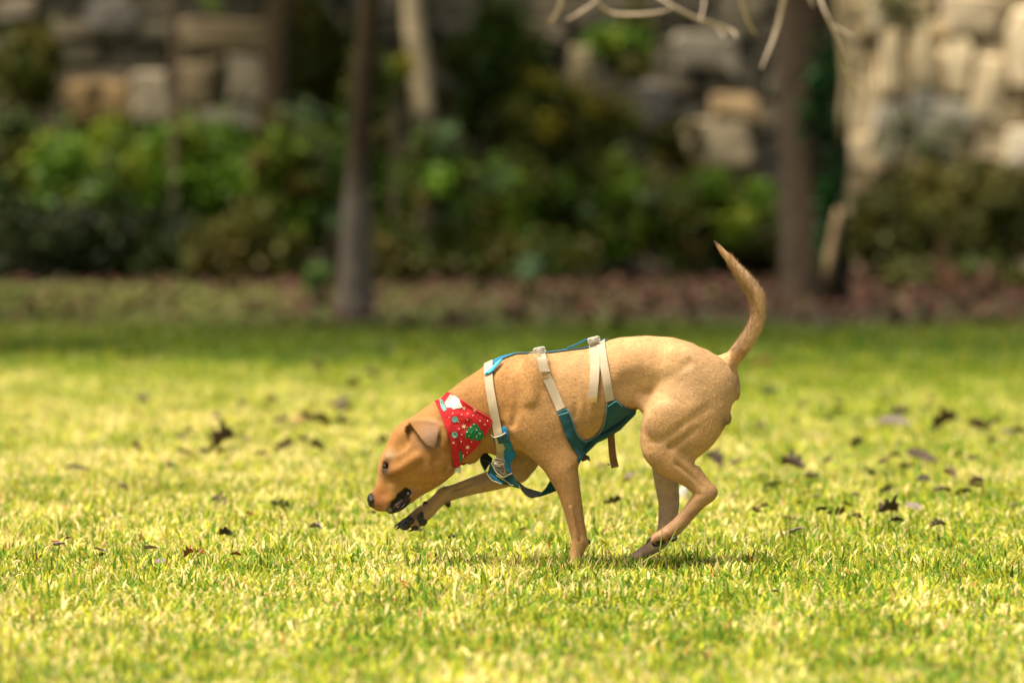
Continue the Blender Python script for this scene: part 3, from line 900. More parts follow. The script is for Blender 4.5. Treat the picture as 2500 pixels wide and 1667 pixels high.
chain([(1690, 930, 44, 70, .5), (1655, 1010, 54, 78, .46), (1640, 1070, 56, 52, .6), (1628, 1120, 56, 36, .8), (1629, 1160, 56, 32, .85), (1632, 1195, 56, 28.5, .85), (1636, 1228, 56, 26, .85),
       (1634, 1262, 56, 24, .85), (1631, 1295, 56, 23, .9), (1616, 1322, 56, 20, 1), (1590, 1343, 56, 17, 1.1), (1562, 1360, 56, 14, 1.4), (1542, 1371, 56, 11, 1.8)], 14)
for yy in (34, 48, 62, 76):
    chain([(1560, 1362, yy, 9), (1540, 1370, yy, 9), (1530, 1374, yy, 7)], 4)
ell(1795, 935, 0, 12, 18, 40, 8, 14)                            # seat
ell(1768, 1012, -8, 16, 22, 24, 30, 12)
chain([(1768, 1022, -14, 9), (1762, 1036, -14, 5)], 6)
# flank fold and hollows that model the muscles
chain([(1545, 962, -44, 14, .6), (1575, 985, -46, 18, .6)], 18)
ell(1546, 942, -80, 46, 16, 36, 25, 22, 's')
chain([(1598, 1066, -96, 7), (1650, 1038, -98, 7), (1728, 988, -92, 5)], 20, 's')
chain([(1636, 1084, -90, 6), (1692, 1042, -89, 5)], 16, 's')
ell(1612, 1018, -84, 34, 14, 44, -30, 18)
chain([(1408, 1100, -84, 4), (1392, 1062, -92, 5), (1378, 1030, -96, 5)], 10, 's')
chain([(1650, 1124, -86, 3), (1690, 1160, -80, 3), (1712, 1182, -78, 2)], 10, 's')
chain([(1590, 950, -92, 6), (1640, 905, -90, 7), (1680, 880, -80, 6)], 16, 's')
chain([(1226, 1030, -76, 6), (1256, 1078, -82, 6), (1296, 1108, -84, 5)], 9, 's')
chain([(1256, 900, -82, 8), (1262, 980, -89, 8), (1250, 1030, -86, 6)], 14, 's')
chain([(1350, 890, -86, 7), (1366, 960, -95, 7), (1388, 1046, -96, 5)], 18, 's')
for sy in (-1, 1):
    chain([(1296, 872, sy * 52, 10, .7), (1300, 920, sy * 75, 9, .7), (1296, 970, sy * 85, 7, .7)], 20)      # spine of the shoulder blade
    chain([(1345, 884, sy * 72, 8), (1352, 930, sy * 92, 7), (1356, 985, sy * 99, 6)], 18, 's')
    ell(1655, 868, sy * 38, 24, 14, 16, -10, 22)                 # hip bone
    for rx_ in (1405, 1432, 1458):
        chain([(rx_ - 14, 905, sy * 86, 4), (rx_, 960, sy * 92, 4), (rx_ - 2, 1010, sy * 90, 4)], 12, 's')
# ---- tail
chain([(1760, 900, 0, 34, .8), (1776, 886, 0, 26, .9), (1790, 872, 0, 20), (1812, 845, 0, 19.5), (1831, 818, 0, 18.5), (1845, 790, 0, 18), (1850, 765, 0, 17.6), (1847, 732, 0, 19), (1836, 706, 0, 18.5), (1817, 679, 0, 17),
       (1792, 646, 0, 11.5), (1766, 615, 0, 8), (1753, 598, 0, 5), (1743, 586, 0, 2)], 12)

vol = openvdb.FloatGrid(background=12.0)
vol.copyFromArray(np.ascontiguousarray(np.clip(D, -12, 12)))
pts, quads = vol.convertToQuads(isovalue=0.0)
pts = np.array(pts, float); quads = np.array(quads, int)
# keep the largest island only
lab = np.arange(len(pts))
E = np.concatenate([quads[:, [0, 1]], quads[:, [1, 2]], quads[:, [2, 3]], quads[:, [3, 0]]])
for _ in range(400):
    m_ = np.minimum(lab[E[:, 0]], lab[E[:, 1]])
    new = lab.copy(); np.minimum.at(new, E[:, 0], m_); np.minimum.at(new, E[:, 1], m_)
    new = new[new]
    if (new == lab).all(): break
    lab = new
big = np.bincount(lab).argmax()
fk = lab[quads[:, 0]] == big
quads = quads[fk]
u_, inv_ = np.unique(quads, return_inverse=True)
quads = inv_.reshape(quads.shape); pts = pts[u_]
E = np.concatenate([quads[:, [0, 1]], quads[:, [1, 2]], quads[:, [2, 3]], quads[:, [3, 0]]])
deg = np.bincount(E.ravel(), minlength=len(pts)).astype(float)[:, None]


def smooth_pts(p, it, lam=0.5):
    for _ in range(it):
        a = np.zeros_like(p)
        np.add.at(a, E[:, 0], p[E[:, 1]]); np.add.at(a, E[:, 1], p[E[:, 0]])
        p = p + lam * (a / deg - p)
    return p


for _ in range(3):
    pts = smooth_pts(pts, 1, 0.55); pts = smooth_pts(pts, 1, -0.56)
pts = smooth_pts(pts, 1, 0.4)
mm = np.array([OX, OY, OZ]) + pts * VOX            # (px, y, -py)


def w(px, py, y=0.0):
    """photo pixel + lateral mm -> world metres in the dog's own plane"""
    return ((px - 1250) / 1000.0, y / 1000.0, (1385 - py) / 1000.0)


BV = np.stack([(mm[:, 0] - 1250) / 1000, mm[:, 1] / 1000, (1385 + mm[:, 2]) / 1000], 1)
px, py, yy = mm[:, 0], -mm[:, 2], mm[:, 1]


def blob(cx, cy, rx, ry=None, ang=0, sharp=1.0):
    ry = ry or rx
    a = math.radians(ang); u = (px - cx) * math.cos(a) - (py - cy) * math.sin(a); v = (px - cx) * math.sin(a) + (py - cy) * math.cos(a)
    return np.exp(-((u / rx) ** 2 + (v / ry) ** 2) * sharp)[:, None]


def step(a, b, x): return np.clip((x - a) / (b - a), 0, 1)


def lerp(c, col, t): return c * (1 - t) + np.array(col) * t


BC = np.tile(np.array([.520, .290, .105]), (len(mm), 1))
BC = lerp(BC, (.46, .225, .062), step(1330, 1180, px)[:, None] * .8)                    # warmer shoulders and neck
BC = lerp(BC, (.44, .212, .055), step(1110, 1060, px)[:, None] * step(1290, 1200, py + (px - 1000) * .1)[:, None] * .9)   # head
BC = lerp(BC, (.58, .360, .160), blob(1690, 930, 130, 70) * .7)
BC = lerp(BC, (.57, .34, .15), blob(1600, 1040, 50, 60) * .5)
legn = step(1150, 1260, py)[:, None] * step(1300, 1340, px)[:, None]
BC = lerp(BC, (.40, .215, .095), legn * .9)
BC = lerp(BC, (.44, .235, .08), step(960, 1080, py)[:, None] * step(1240, 1300, px)[:, None] * step(1520, 1440, px)[:, None] * .7)  # lower chest darker: its shade is put into the coat colour
farl = ((yy > 15) & (py > 1100))[:, None]
BC = np.where(farl, np.array([.50, .33, .19]), BC)
BC = np.where(((yy > 20) & (px < 1300) & (py > 1130))[:, None], np.array([.54, .36, .20]), BC)
# face
BC = lerp(BC, (.80, .58, .36), blob(952, 1109, 12, 9, 25) * .85)                        # pale brow fur with its highlight put into the colour
BC = lerp(BC, (.26, .085, .016), blob(922, 1210, 21, 30, 30) * .9)
BC = lerp(BC, (.33, .14, .03), blob(966, 1145, 22, 16, 35) * .6)
BC = lerp(BC, (.62, .40, .17), blob(952, 1178, 9, 22, 40) * .5)                     # rust on the muzzle
BC = lerp(BC, (.20, .085, .025), blob(955, 1152, 12, 16) * .6)
BC = lerp(BC, (.045, .025, .015), np.clip(1.7 * blob(941, 1139, 8, 17, -14), 0, 1))                      # dark rims of the eye
BC = lerp(BC, (.55, .33, .12), blob(1010, 1185, 26, 18) * .55)
BC = lerp(BC, (.50, .30, .10), blob(968, 1210, 22, 9, 45) * .6)
m_ = ((px > 1000) & (px < 1076) & (py > 1018) & (py < 1092) & (np.abs(yy) > 40))[:, None] * 1.0
BC = lerp(BC, (.40, .25, .17), m_ * blob(1052, 1062, 32, 40) * .95)                     # ear
BC = lerp(BC, (.13, .055, .02), blob(999, 1048, 9, 15) * .85 * (np.abs(yy) > 38)[:, None])
# black lips and the inside of the mouth
segs = np.array([(951, 1243), (962, 1234), (976, 1222), (990, 1207), (997, 1200)])
dm = np.full(len(px), 1e9)
for a, b in zip(segs[:-1], segs[1:]):
    e = b - a; t = np.clip(((px - a[0]) * e[0] + (py - a[1]) * e[1]) / (e @ e), 0, 1)
    dm = np.minimum(dm, np.hypot(px - a[0] - t * e[0], py - a[1] - t * e[1]))
mr = np.interp(px, [948, 960, 978, 992, 1004], [8, 14, 17, 13, 8]) * (1 + .12 * vnoise(px / 5, py / 5, 41))
mouth = step(mr + 2, mr - 1, dm)[:, None]
mouth = np.maximum(mouth, (step(0, 3, (py - 1234) + (px - 966) * .85) * step(946, 952, px) * step(1004, 998, px) * step(-2, 4, (py - 1175)) )[:, None])
BC = lerp(BC, (.012, .009, .009), mouth)
lip = (step(7, 3.5, np.abs((py - 1246) + (px - 962) * .78 - 2)) * step(945, 955, px) * step(1008, 998, px))[:, None]
BC = lerp(BC, (.015, .012, .012), lip * .9)
BC = lerp(BC, (.50, .48, .44), blob(951, 1242, 5, 5) * .5)                              # froth at the chin
BC = lerp(BC, (.16, .08, .07), blob(966, 1231, 9, 6, 40) * .55 * (.5 + .5 * vnoise(px / 4, py / 4, 43))[:, None].clip(0, 1))
BC = lerp(BC, (.42, .40, .36), .6 * blob(950, 1241, 7, 6, 40) * (.55 + .6 * vnoise(px / 3, py / 3, 44))[:, None].clip(0, 1))
BC = lerp(BC, (.03, .02, .018), step(916, 910, px)[:, None] * step(1200, 1208, py)[:, None])
# paws
BC = lerp(BC, (.17, .10, .06), blob(1010, 1262, 26, 16, 35) * .7 * (yy > 15)[:, None])
BC = lerp(BC, (.05, .04, .035), blob(1093, 1233, 8, 7) * .9 * (yy > 15)[:, None])
BC = lerp(BC, (.30, .17, .09), blob(1745, 1198, 14) * .5)
BC = lerp(BC, (.16, .08, .04), blob(1770, 1028, 14, 16) * .75)
BC = lerp(BC, (.14, .07, .05), blob(1800, 930, 8, 20) * .6)
# tail
tl = ((px > 1735) & (py < 860))
inner = tl[:, None] * step(4, -10, (px - np.interp(py, [585, 615, 646, 680, 706, 732, 765, 790, 818, 845], [1743, 1766, 1792, 1818, 1838, 1849, 1852, 1846, 1832, 1813])))[:, None]
BC = lerp(BC, (.24, .16, .09), inner * .55)
BC = lerp(BC, (.66, .46, .25), tl[:, None] * .7 * (1 - inner))
BC = lerp(BC, (.40, .19, .06), step(650, 610, py)[:, None] * .7)
BC = lerp(BC, (.05, .03, .02), step(606, 590, py)[:, None])
u1, v1 = px * .91 - py * .41, px * .41 + py * .91
BC = BC * (1 + 0.05 * vnoise(px / 14, py / 14 + yy / 20, 77) + .07 * vnoise(u1 / 16, v1 / 4 + yy / 6, 78) + .05 * vnoise(u1 / 8, v1 / 2.5 + yy / 4, 79))[:, None]
BC = BC * (1 + .07 * vnoise(px / 38, py / 38 + yy / 50, 83) + .05 * vnoise(u1 / 30, v1 / 12 + yy / 14, 84))[:, None]
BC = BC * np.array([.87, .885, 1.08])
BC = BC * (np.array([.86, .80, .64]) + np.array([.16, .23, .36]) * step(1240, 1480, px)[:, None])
BC = np.clip(BC, .004, 1)

root = empty('dog', w(1560, 1385), 'tan short haired dog sniffing the lawn in a blue harness and red bandana', 'dog')
tri_ok = quads
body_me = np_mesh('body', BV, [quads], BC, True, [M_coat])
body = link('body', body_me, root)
bvh = BVHTree.FromPolygons([Vector(v) for v in BV], [tuple(q) for q in quads.tolist()])
# orientation check: quads must face outwards
nsum = sum((bvh.find_nearest(Vector(w(1450, 950, -200)))[1].y, 0.0))
if nsum > 0:
    body_me.flip_normals(); quads = quads[:, ::-1]
    bvh = BVHTree.FromPolygons([Vector(v) for v in BV], [tuple(q) for q in quads.tolist()])

# ---------------------------------------------------------------- fur: short hairs lying along the coat
CPTS = np.array([  # px, py, dir x, dir z (up)
    (915, 1200, .5, .75), (945, 1170, .6, .7), (960, 1110, .5, .85), (990, 1060, .8, .6), (1000, 1150, .9, .2), (1020, 1190, .95, -.1), (1060, 1120, 1, .05), (1040, 1000, .75, .6), (1050, 1060, .35, -.9),
    (1120, 960, .85, .3), (1140, 1040, .95, -.1), (1200, 920, .9, .1), (1200, 1050, .75, -.6), (1250, 980, .8, -.5), (1300, 880, .95, -.2), (1300, 1000, .75, -.65), (1330, 1080, .65, -.75),
    (1380, 1130, .3, -1), (1400, 1230, .1, -1), (1410, 1320, 0, -1), (1400, 900, 1, -.25), (1420, 1040, .9, -.45), (1500, 850, 1, -.1), (1500, 980, .95, -.35), (1560, 990, .9, -.5), (1620, 860, 1, -.2),
    (1700, 880, .95, -.3), (1650, 960, .7, -.7), (1620, 1060, .35, -.95), (1730, 960, .45, -.9), (1740, 1020, .1, -1), (1680, 1090, .1, -1), (1640, 1110, .5, -.85), (1690, 1170, .6, -.75), (1740, 1200, -.2, -.9),
    (1690, 1235, -.5, -.85), (1640, 1290, -.75, -.6), (1635, 1200, .05, -1), (1630, 1300, -.2, -1), (1570, 1360, -.8, -.6), (1280, 1100, .3, -.9), (1200, 1180, -.9, -.2), (1100, 1205, -.85, -.35), (1050, 1240, -.7, -.7), (1000, 1280, -.8, -.5),
    (1780, 885, .6, .75), (1815, 840, .6, .8), (1845, 785, .3, .95), (1850, 735, -.15, 1), (1825, 690, -.55, .85), (1780, 630, -.65, .75), (1750, 595, -.6, .8), (1790, 940, .1, -1)])


def fur(n, lo, hi, wdt, seed, name):
    r = np.random.default_rng(seed)
    P = BV[quads]
    A = P[:, 0]; e1 = P[:, 1] - A; e2 = P[:, 3] - A
    nrm = np.cross(P[:, 2] - P[:, 0], P[:, 3] - P[:, 1]); ar = np.linalg.norm(nrm, axis=1)
    nrm /= ar[:, None] + 1e-12
    fm = (mm[quads].mean(1))
    cq = BC[quads].mean(1)
    bare = (cq.max(1) < 0.06) | ((fm[:, 0] < 916) & (-fm[:, 2] > 1195))
    pr = ar * np.where(bare, 0, 1); pr = pr / pr.sum()
    k = r.choice(len(quads), n, p=pr)
    u, v = r.uniform(0, 1, (n, 1)), r.uniform(0, 1, (n, 1))
    p = A[k] + e1[k] * u + e2[k] * v
    nn = nrm[k]
    ppx, ppy = p[:, 0] * 1000 + 1250, 1385 - p[:, 2] * 1000
    dx = np.zeros(n); dz = np.zeros(n)
    for cx, cy, ax, az in CPTS:
        wgt = 1 / (((ppx - cx) ** 2 + (ppy - cy) ** 2) + 60) ** 1.6
        dx += wgt * ax; dz += wgt * az
    d = np.stack([dx, np.zeros(n), dz], 1); d /= np.linalg.norm(d, axis=1)[:, None] + 1e-12
    d += r.normal(0, .20, (n, 3))
    d -= (d * nn).sum(1)[:, None] * nn; d /= np.linalg.norm(d, axis=1)[:, None] + 1e-9
    tilt = np.clip(np.abs(r.normal(.24, .13, n)), .03, .8)[:, None]
    tail = ((ppx > 1780) & (ppy < 880))
    L = r.uniform(lo, hi, n)
    L = np.where(tail, L * 1.7, L)
    L = np.where((ppx < 1075) & (yy_of(p) < 900), L * .62, L)
    tilt = np.where(tail[:, None], tilt * 1.9, tilt)
    L = L[:, None]
    t = d * np.cos(tilt) + nn * np.sin(tilt)
    sd = np.cross(d, nn); sd /= np.linalg.norm(sd, axis=1)[:, None] + 1e-9
    W = (wdt * r.uniform(.7, 1.2, n))[:, None] * .5
    b = p - nn * .0006
    V = np.stack([b - sd * W, b + sd * W, b + t * L], 1)
    V[:, 2] -= nn * (L * .10)
    c = cq[k] * r.choice([.55, .80, 1.0, 1.16, 1.45], n, p=[.14, .26, .25, .22, .13])[:, None] * r.uniform(.9, 1.1, n)[:, None]
    cc = np.repeat(c, 3, axis=0).reshape(n, 3, 3)
    cc[:, 2] *= 1.15
    F = np.arange(n)[:, None] * 3 + np.array([0, 1, 2])
    # smooth vertex normals follow the skin
    me = np_mesh(name, V.reshape(-1, 3), [F], np.clip(cc.reshape(-1, 3), 0, 1), True, [M_fur])
    return me


def yy_of(p): return np.full(len(p), 0)


fo = link('fur', fur(270000, .0050, .0095, .00105, 3, 'fur'), root)
# ================================================================ DOG: face details, claws, bandana, harness
def cloth_mat(name, color, scale=900, rough=0.85):
    return mat(name, rough, color, noise=(120, .16), bump=(scale, .35), spec=.15, sheen=.15)


M_teal = cloth_mat('teal_cloth', (.016, .075, .095))
M_teal2 = cloth_mat('blue_cloth', (.010, .15, .27))
M_teal_dark = cloth_mat('green_teal_cloth', (.005, .055, .052))
M_grey = cloth_mat('grey_lining', (.085, .085, .095))
M_inner = cloth_mat('black_lining', (.012, .012, .014))
M_web = mat('beige_webbing', .8, (.50, .40, .29), noise=(16, .26), wave=(420, .5, 'X'), spec=.2)
M_webd = mat('brown_webbing', .85, (.20, .10, .045), noise=(60, .2), spec=.2)
M_pipe = mat('pale_piping', .8, (.50, .46, .38), spec=.2)
M_olive = mat('olive_trim', .8, (.24, .21, .08))
M_buckle = mat('grey_plastic', .45, (.16, .135, .11), spec=.35)
M_buckle_lt = mat('pale_plastic', .35, (.48, .43, .38), spec=.5)
M_red = cloth_mat('red_cotton', (.46, .016, .022), 60)
M_redd = cloth_mat('dark_red_cotton', (.20, .045, .022))
M_pgreen = cloth_mat('print_green', (.012, .17, .05))
M_pteal = cloth_mat('print_teal', (.14, .42, .40))
M_pwhite = cloth_mat('print_white', (.80, .66, .62))
M_pcream = cloth_mat('print_cream', (.80, .62, .42))
M_tag = mat('silver_tag', .35, (.70, .69, .66), noise=(120, .12), spec=.6)


def hit(x, y, side=-1, off=0.0):
    """point of the dog's skin straight in from the side at photo pixel (x, y)"""
    X_, _, Z_ = w(x, y)
    h = bvh.ray_cast(Vector((X_, side * .5, Z_)), Vector((0, -side, 0)))
    if h[0] is None:
        q = bvh.find_nearest(Vector((X_, side * .015, Z_)))
        return np.array((X_, q[0].y, Z_)) + np.array((0, side * off * .4, 0)), np.array(q[1])
    n_ = np.array(h[1])
    return np.array(h[0]), n_


def conform(poly, mi, mb, side=-1, off=.004, step_=7.0, relax=3, yfun=None, thick=.0016):
    """polygon in photo pixels laid on the skin"""
    P = np.array(poly, float)
    bd = []
    for i in range(len(P)):
        a, b = P[i], P[(i + 1) % len(P)]
        m = max(1, int(np.hypot(*(b - a)) / step_))
        bd += [a + (b - a) * t / m for t in range(m)]
    bd = np.array(bd); nb = len(bd)
    lo, hi = bd.min(0), bd.max(0)
    ins = []
    for gx__ in np.arange(lo[0] + step_ / 2, hi[0], step_):
        for gy__ in np.arange(lo[1] + step_ / 2, hi[1], step_):
            if poly_sdf(np.array([gx__]), np.array([gy__]), P)[0] < -step_ * .45: ins.append((gx__, gy__))
    A = [Vector(p) for p in bd] + [Vector(p) for p in ins]
    v2, _, f2, *_ = delaunay_2d_cdt(A, [(i, (i + 1) % nb) for i in range(nb)], [], 1, 1e-4)
    V = np.array([(p.x, p.y) for p in v2])
    F = np.array([f for f in f2 if len(f) == 3], int)
    if yfun is not None:
        W3 = np.array([w(a, b, yfun(a, b)) for a, b in V])
    else:
        W3 = []
        for a, b in V:
            h, n_ = hit(a, b, side)
            W3.append(h)
        W3 = np.array(W3)
        # even out the depth a little so that cloth bridges hollows
        for _ in range(relax):
            s_ = np.zeros(len(V)); c_ = np.zeros(len(V))
            for k in range(3):
                i, j = F[:, k], F[:, (k + 1) % 3]
                np.add.at(s_, i, W3[j, 1]); np.add.at(c_, i, 1); np.add.at(s_, j, W3[i, 1]); np.add.at(c_, j, 1)
            av = s_ / np.maximum(c_, 1)
            W3[:, 1] = np.where(side < 0, np.minimum(W3[:, 1], av), np.maximum(W3[:, 1], av))
        wob = .0011 * vnoise(V[:, 0] / 9, V[:, 1] / 9, 91) + .0009 * vnoise((V[:, 0] * .8 + V[:, 1] * .6) / 4, V[:, 1] / 14, 92)
        W3[:, 1] += side * (off + wob + .001)
    # front sheet, back sheet and rim
    n = len(V)
    W4 = W3.copy(); W4[:, 1] -= side * thick
    a_ = W3[F[:, 1]] - W3[F[:, 0]]; b_ = W3[F[:, 2]] - W3[F[:, 0]]
    flip = (np.cross(a_, b_)[:, 1].sum() * side) < 0
    if flip: F = F[:, ::-1]
    cnt = {}
    for f in F.tolist():
        for k in range(3):
            e = (f[k], f[(k + 1) % 3]); cnt[tuple(sorted(e))] = cnt.get(tuple(sorted(e)), []) + [e]
    rim = [(e[0][1], e[0][0], e[0][0] + n, e[0][1] + n) for e in cnt.values() if len(e) == 1]
    mb.add(np.concatenate([W3, W4]), [np.concatenate([F, F[:, ::-1] + n]), np.array(rim)], (1, 1, 1), mi)


def ribbon(L, R_, mb, mi=0, thick=.0018):
    """strip between two rails of world points"""
    L, R_ = np.array(L), np.array(R_)
    n = len(L)
    T = np.gradient((L + R_) / 2, axis=0)
    N_ = np.cross(T, R_ - L); N_ /= np.linalg.norm(N_, axis=1)[:, None] + 1e-9
    L2, R2 = L - N_ * thick, R_ - N_ * thick
    a = np.arange(n - 1)
    for A_, B_, cols in ((L, R_, 5), (R2, L2, 5), (L2, L, 1), (R_, R2, 1)):      # sheets and rims have corners of their own
        T_ = [A_ * (1 - t) + B_ * t for t in np.linspace(0, 1, cols + 1)]
        V = np.concatenate(T_)
        q = np.concatenate([np.stack([k * n + a, (k + 1) * n + a, (k + 1) * n + a + 1, k * n + a + 1], 1) for k in range(cols)])
        mb.add(V, q, (1, 1, 1), mi)
    for k in (0, n - 1):
        mb.add([L[k], R_[k], R2[k], L2[k]], np.array([(0, 1, 2, 3)]), (1, 1, 1), mi)


def strap(path, width, mb, mi=0, off=.0035, over=True, under=False, side=-1):
    """webbing on the skin along photo pixels, top to bottom; over: crosses the back and comes down the far side too"""
    P = spline(np.array(path, float), 5)
    T = np.gradient(P, axis=0); T /= np.linalg.norm(T, axis=1)[:, None]
    S = np.stack([-T[:, 1], T[:, 0]], 1) * width / 2
    out = []
    for sgn in (-1, 1):
        rail = []
        for p, s_ in zip(P, S):
            h, n_ = hit(*(p + s_ * sgn), side)
            rail.append((h, n_))
        Hh = np.array([a for a, _ in rail])
        c_, _ = zip(*[hit(*p, side) for p in P]); c_ = np.array(c_)
        Hh[:, 1] = np.clip(Hh[:, 1], c_[:, 1] - .006, c_[:, 1] + .006)
        yv = np.convolve(np.pad(Hh[:, 1], 2, mode='edge'), np.ones(5) / 5, mode='valid')
        Hh[:, 1] = np.minimum(Hh[:, 1], yv) if side < 0 else np.maximum(Hh[:, 1], yv)
        Hh[:, 1] += side * off
        out.append(Hh)
    if over:
        ov = []
        for H_ in out:
            a = H_[0]; k = 9
            mir = a * np.array([1, -1, 1])
            arc = []
            for t in np.linspace(0, 1, k)[1:-1]:
                q = a * (1 - t) + mir * t
                hh = bvh.ray_cast(Vector((q[0], q[1], 1.2)), Vector((0, 0, -1)))
                z = hh[0].z + off if hh[0] is not None else a[2]
                arc.append((q[0], q[1], max(z, a[2] + .0)))
            ov.append(np.concatenate([(H_ * np.array([1, -1, 1]))[::-1], np.array(arc)[::-1], H_]))
        out = ov
    ribbon(out[0], out[1], mb, mi)


# ---- eyes, nose, claws, pads
for sy in (-1, 1):
    c = np.array(w(942.5, 1135, sy * 22.5)); gz = np.array([-.66, sy * .72, -.12]); gz /= np.linalg.norm(gz)

    def ecol(Dv, gz=gz):
        a = Dv @ gz
        o = np.tile(np.array([.02, .012, .01]), (len(Dv), 1))
        o[a > .76] = (.13, .07, .014)
        o[a > .90] = (.005, .005, .005)
        return o
    mb = MB(); mb.ball(c, .0086, colf=ecol, seg=40, rings=30)
    mb.build('eye', M_eye, root)
mb = MB()
nc = (.035, .030, .032)
NR = np.array([[.96, 0, -.28], [0, 1, 0], [.28, 0, .96]])
mb.ball(w(910.5, 1219, 0), (.0145, .018, .0178), nc, seg=18, rings=12, rot=NR)
mb.ball(w(907, 1228, 0), (.009, .009, .010), nc)
for sy in (-1, 1):
    mb.ball(w(909, 1220, sy * 11), (.009, .008, .009), nc)
o = mb.build('nose', M_black, root)
rm = o.modifiers.new('r', 'REMESH'); rm.mode = 'VOXEL'; rm.voxel_size = .0012; rm.use_smooth_shade = True
for sy in (-1, 1):
    mb = MB()
    mb.tube([w(901, 1224, sy * 12), w(907, 1220, sy * 17), w(913, 1216, sy * 19)], [.0015, .0036, .001], 8, (.004, .004, .004))
    mb.build('nostril', M_black, root)
for pts, rr in [([(996, 1199, -33), (999, 1207, -31), (997, 1215, -28)], .0015), ([(988, 1226, -27), (993, 1221, -27), (996, 1216, -27)], .0012), ([(946, 1238, -20), (950, 1242, -20), (957, 1246, -19)], .0016),
                ([(949, 1233, -24), (950, 1238, -23), (954, 1243, -21)], .0014), ([(958, 1247, -17), (964, 1243, -20), (970, 1240, -22)], .0013), ([(966, 1236, -24), (971, 1235, -25), (975, 1231, -26)], .001)]:
    mb = MB(); mb.tube([w(*p) for p in pts], [rr, rr * 1.4, rr], 6, (.62, .60, .55)); mb.build('froth', M_black, root)
for (x, y, yl) in [(957, 1235, -19)]:
    mb = MB(); mb.tube([w(x, y + 4, yl), w(x, y, yl - 1), w(x + .5, y - 4.5, yl)], [.0022, .0018, .0004], 8, (.70, .66, .55)); mb.build('tooth', M_black, root)
for sy in (-1, 1):
    mb = MB()
    L_, Rl = trunk_line([w(951, 1248, sy * 14), w(960, 1247, sy * 18), w(975, 1241, sy * 23), w(989, 1229, sy * 27), w(998, 1213, sy * 31), w(1001, 1203, sy * 33)], [.002, .0032, .0034, .0032, .0026, .001], 22)
    mb.tube(L_, Rl, 8, (.010, .009, .009), jit=.08)
    mb.build('lip', M_wet, root)
    mb = MB()
    g_ = math.radians(42)
    mb.ball(w(974, 1226, sy * 24.5), (.017, .0040, .0060), (.075, .030, .030), rot=np.array([[math.cos(g_), 0, -math.sin(g_)], [0, 1, 0], [math.sin(g_), 0, math.cos(g_)]]), seg=16, rings=10)
    mb.build('gum', M_wet, root)
for p in [[(948, 1248, -8), (950, 1257, -9), (949, 1266, -9)], [(958, 1250, -10), (963, 1260, -10), (966, 1272, -10)], [(1026, 1208, -20), (1030, 1219, -22), (1033, 1232, -22)], [(1023, 1208, -18), (1028, 1222, -20), (1030, 1236, -20)]]:
    mb = MB()
    L_, _ = trunk_line([w(*q) for q in p], [1, 1, 1], 8)
    mb.tube(L_, [.0004] * 7 + [.0001], 4, (.72, .64, .5))
    mb.build('whisker', M_fur, root)
mb = MB(); mb.tube([w(957, 1250, -8), w(961, 1262, -8), w(965, 1273, -8)], [.002, .0016, .0005], 6, (.80, .80, .74)); mb.build('drool', M_eye, root)


def claw(p, r0, col=(.018, .016, .016)):
    mb = MB()
    L_, Rl = trunk_line([w(*q) for q in p], [r0, r0 * .85, r0 * .15], 9)
    mb.tube(L_, Rl, 8, col)
    mb.build('claw', M_black, root)


claw([(975, 1278, 40), (967, 1284, 38), (959.5, 1292, 37)], .0034)
claw([(978, 1284, 26), (971, 1289, 24), (964, 1294.5, 24)], .0034)
claw([(1003, 1266, 18), (997, 1264, 16), (985, 1272, 17)], .0036)
claw([(1009, 1291, 24), (1003, 1296, 23), (996, 1297, 23)], .003)
claw([(1042, 1229, 30), (1035, 1228, 28), (1033, 1237, 27)], .0040)
claw([(1433, 1316, -61), (1437, 1318, -61), (1440, 1323, -61)], .006)
for (x, y, yl) in [(1586, 1313, -43), (1583, 1312, -80)]:
    claw([(x + 6, y - 4, yl), (x - 2, y - 1, yl - 2), (x - 7, y + 9, yl - 2)], .0042)
claw([(1606, 1309, -78), (1600, 1312, -82), (1602, 1322, -82)], .0044)
claw([(1592, 1317, -68), (1597, 1325, -72), (1612, 1325, -72)], .0042)
for yl in (34, 48, 62, 76): claw([(1530, 1374, yl), (1524, 1376, yl), (1519, 1380, yl)], .0036)
for yl in (-77, -66, -55, -46): claw([(1374, 1379, yl), (1368, 1381, yl), (1364, 1385, yl)], .0036)


def pad(x, y, yl, rx, ry, rz, ang=0):
    mb = MB()
    a = math.radians(ang); R3 = np.array([[math.cos(a), 0, -math.sin(a)], [0, 1, 0], [math.sin(a), 0, math.cos(a)]])
    mb.ball(w(x, y, yl), (rx / 1000, ry / 1000, rz / 1000), (.028, .024, .024), rot=R3, seg=18, rings=12)
    mb.build('paw_pad', M_black, root)


pad(1024, 1266, 26, 9, 9, 13, -25)
pad(1031, 1277, 29, 11, 9, 9, 20)
pad(1027, 1258, 27, 7, 7, 9, -20)
pad(1001.5, 1273, 18, 9.5, 7, 7.5, 10)
pad(988, 1284.5, 21, 13, 9, 11.5, 20)
pad(1013, 1290.5, 26, 8.5, 7, 6.5, 0)
pad(1093.5, 1235, 42, 6, 6, 6.5, 40)
pad(1641, 1309, -72, 11, 10, 7, 20)
pad(1612, 1319, -74, 12, 9, 5, 10)

# ---- bandana
def c3(x, y): return (1000 + x / 6.031, 900 + y / 6.031)


def star(cx, cy, r, arms=6, wdt=.28, ang=0.0):
    P = []
    for k in range(arms * 2):
        a = ang + k * math.pi / arms; q = r if k % 2 == 0 else r * wdt
        P.append((cx + q * math.cos(a), cy + q * math.sin(a)))
    return P


def disc(cx, cy, r, n=12, sq=1.0): return [(cx + r * math.cos(k * 2 * math.pi / n), cy + r * sq * math.sin(k * 2 * math.pi / n)) for k in range(n)]


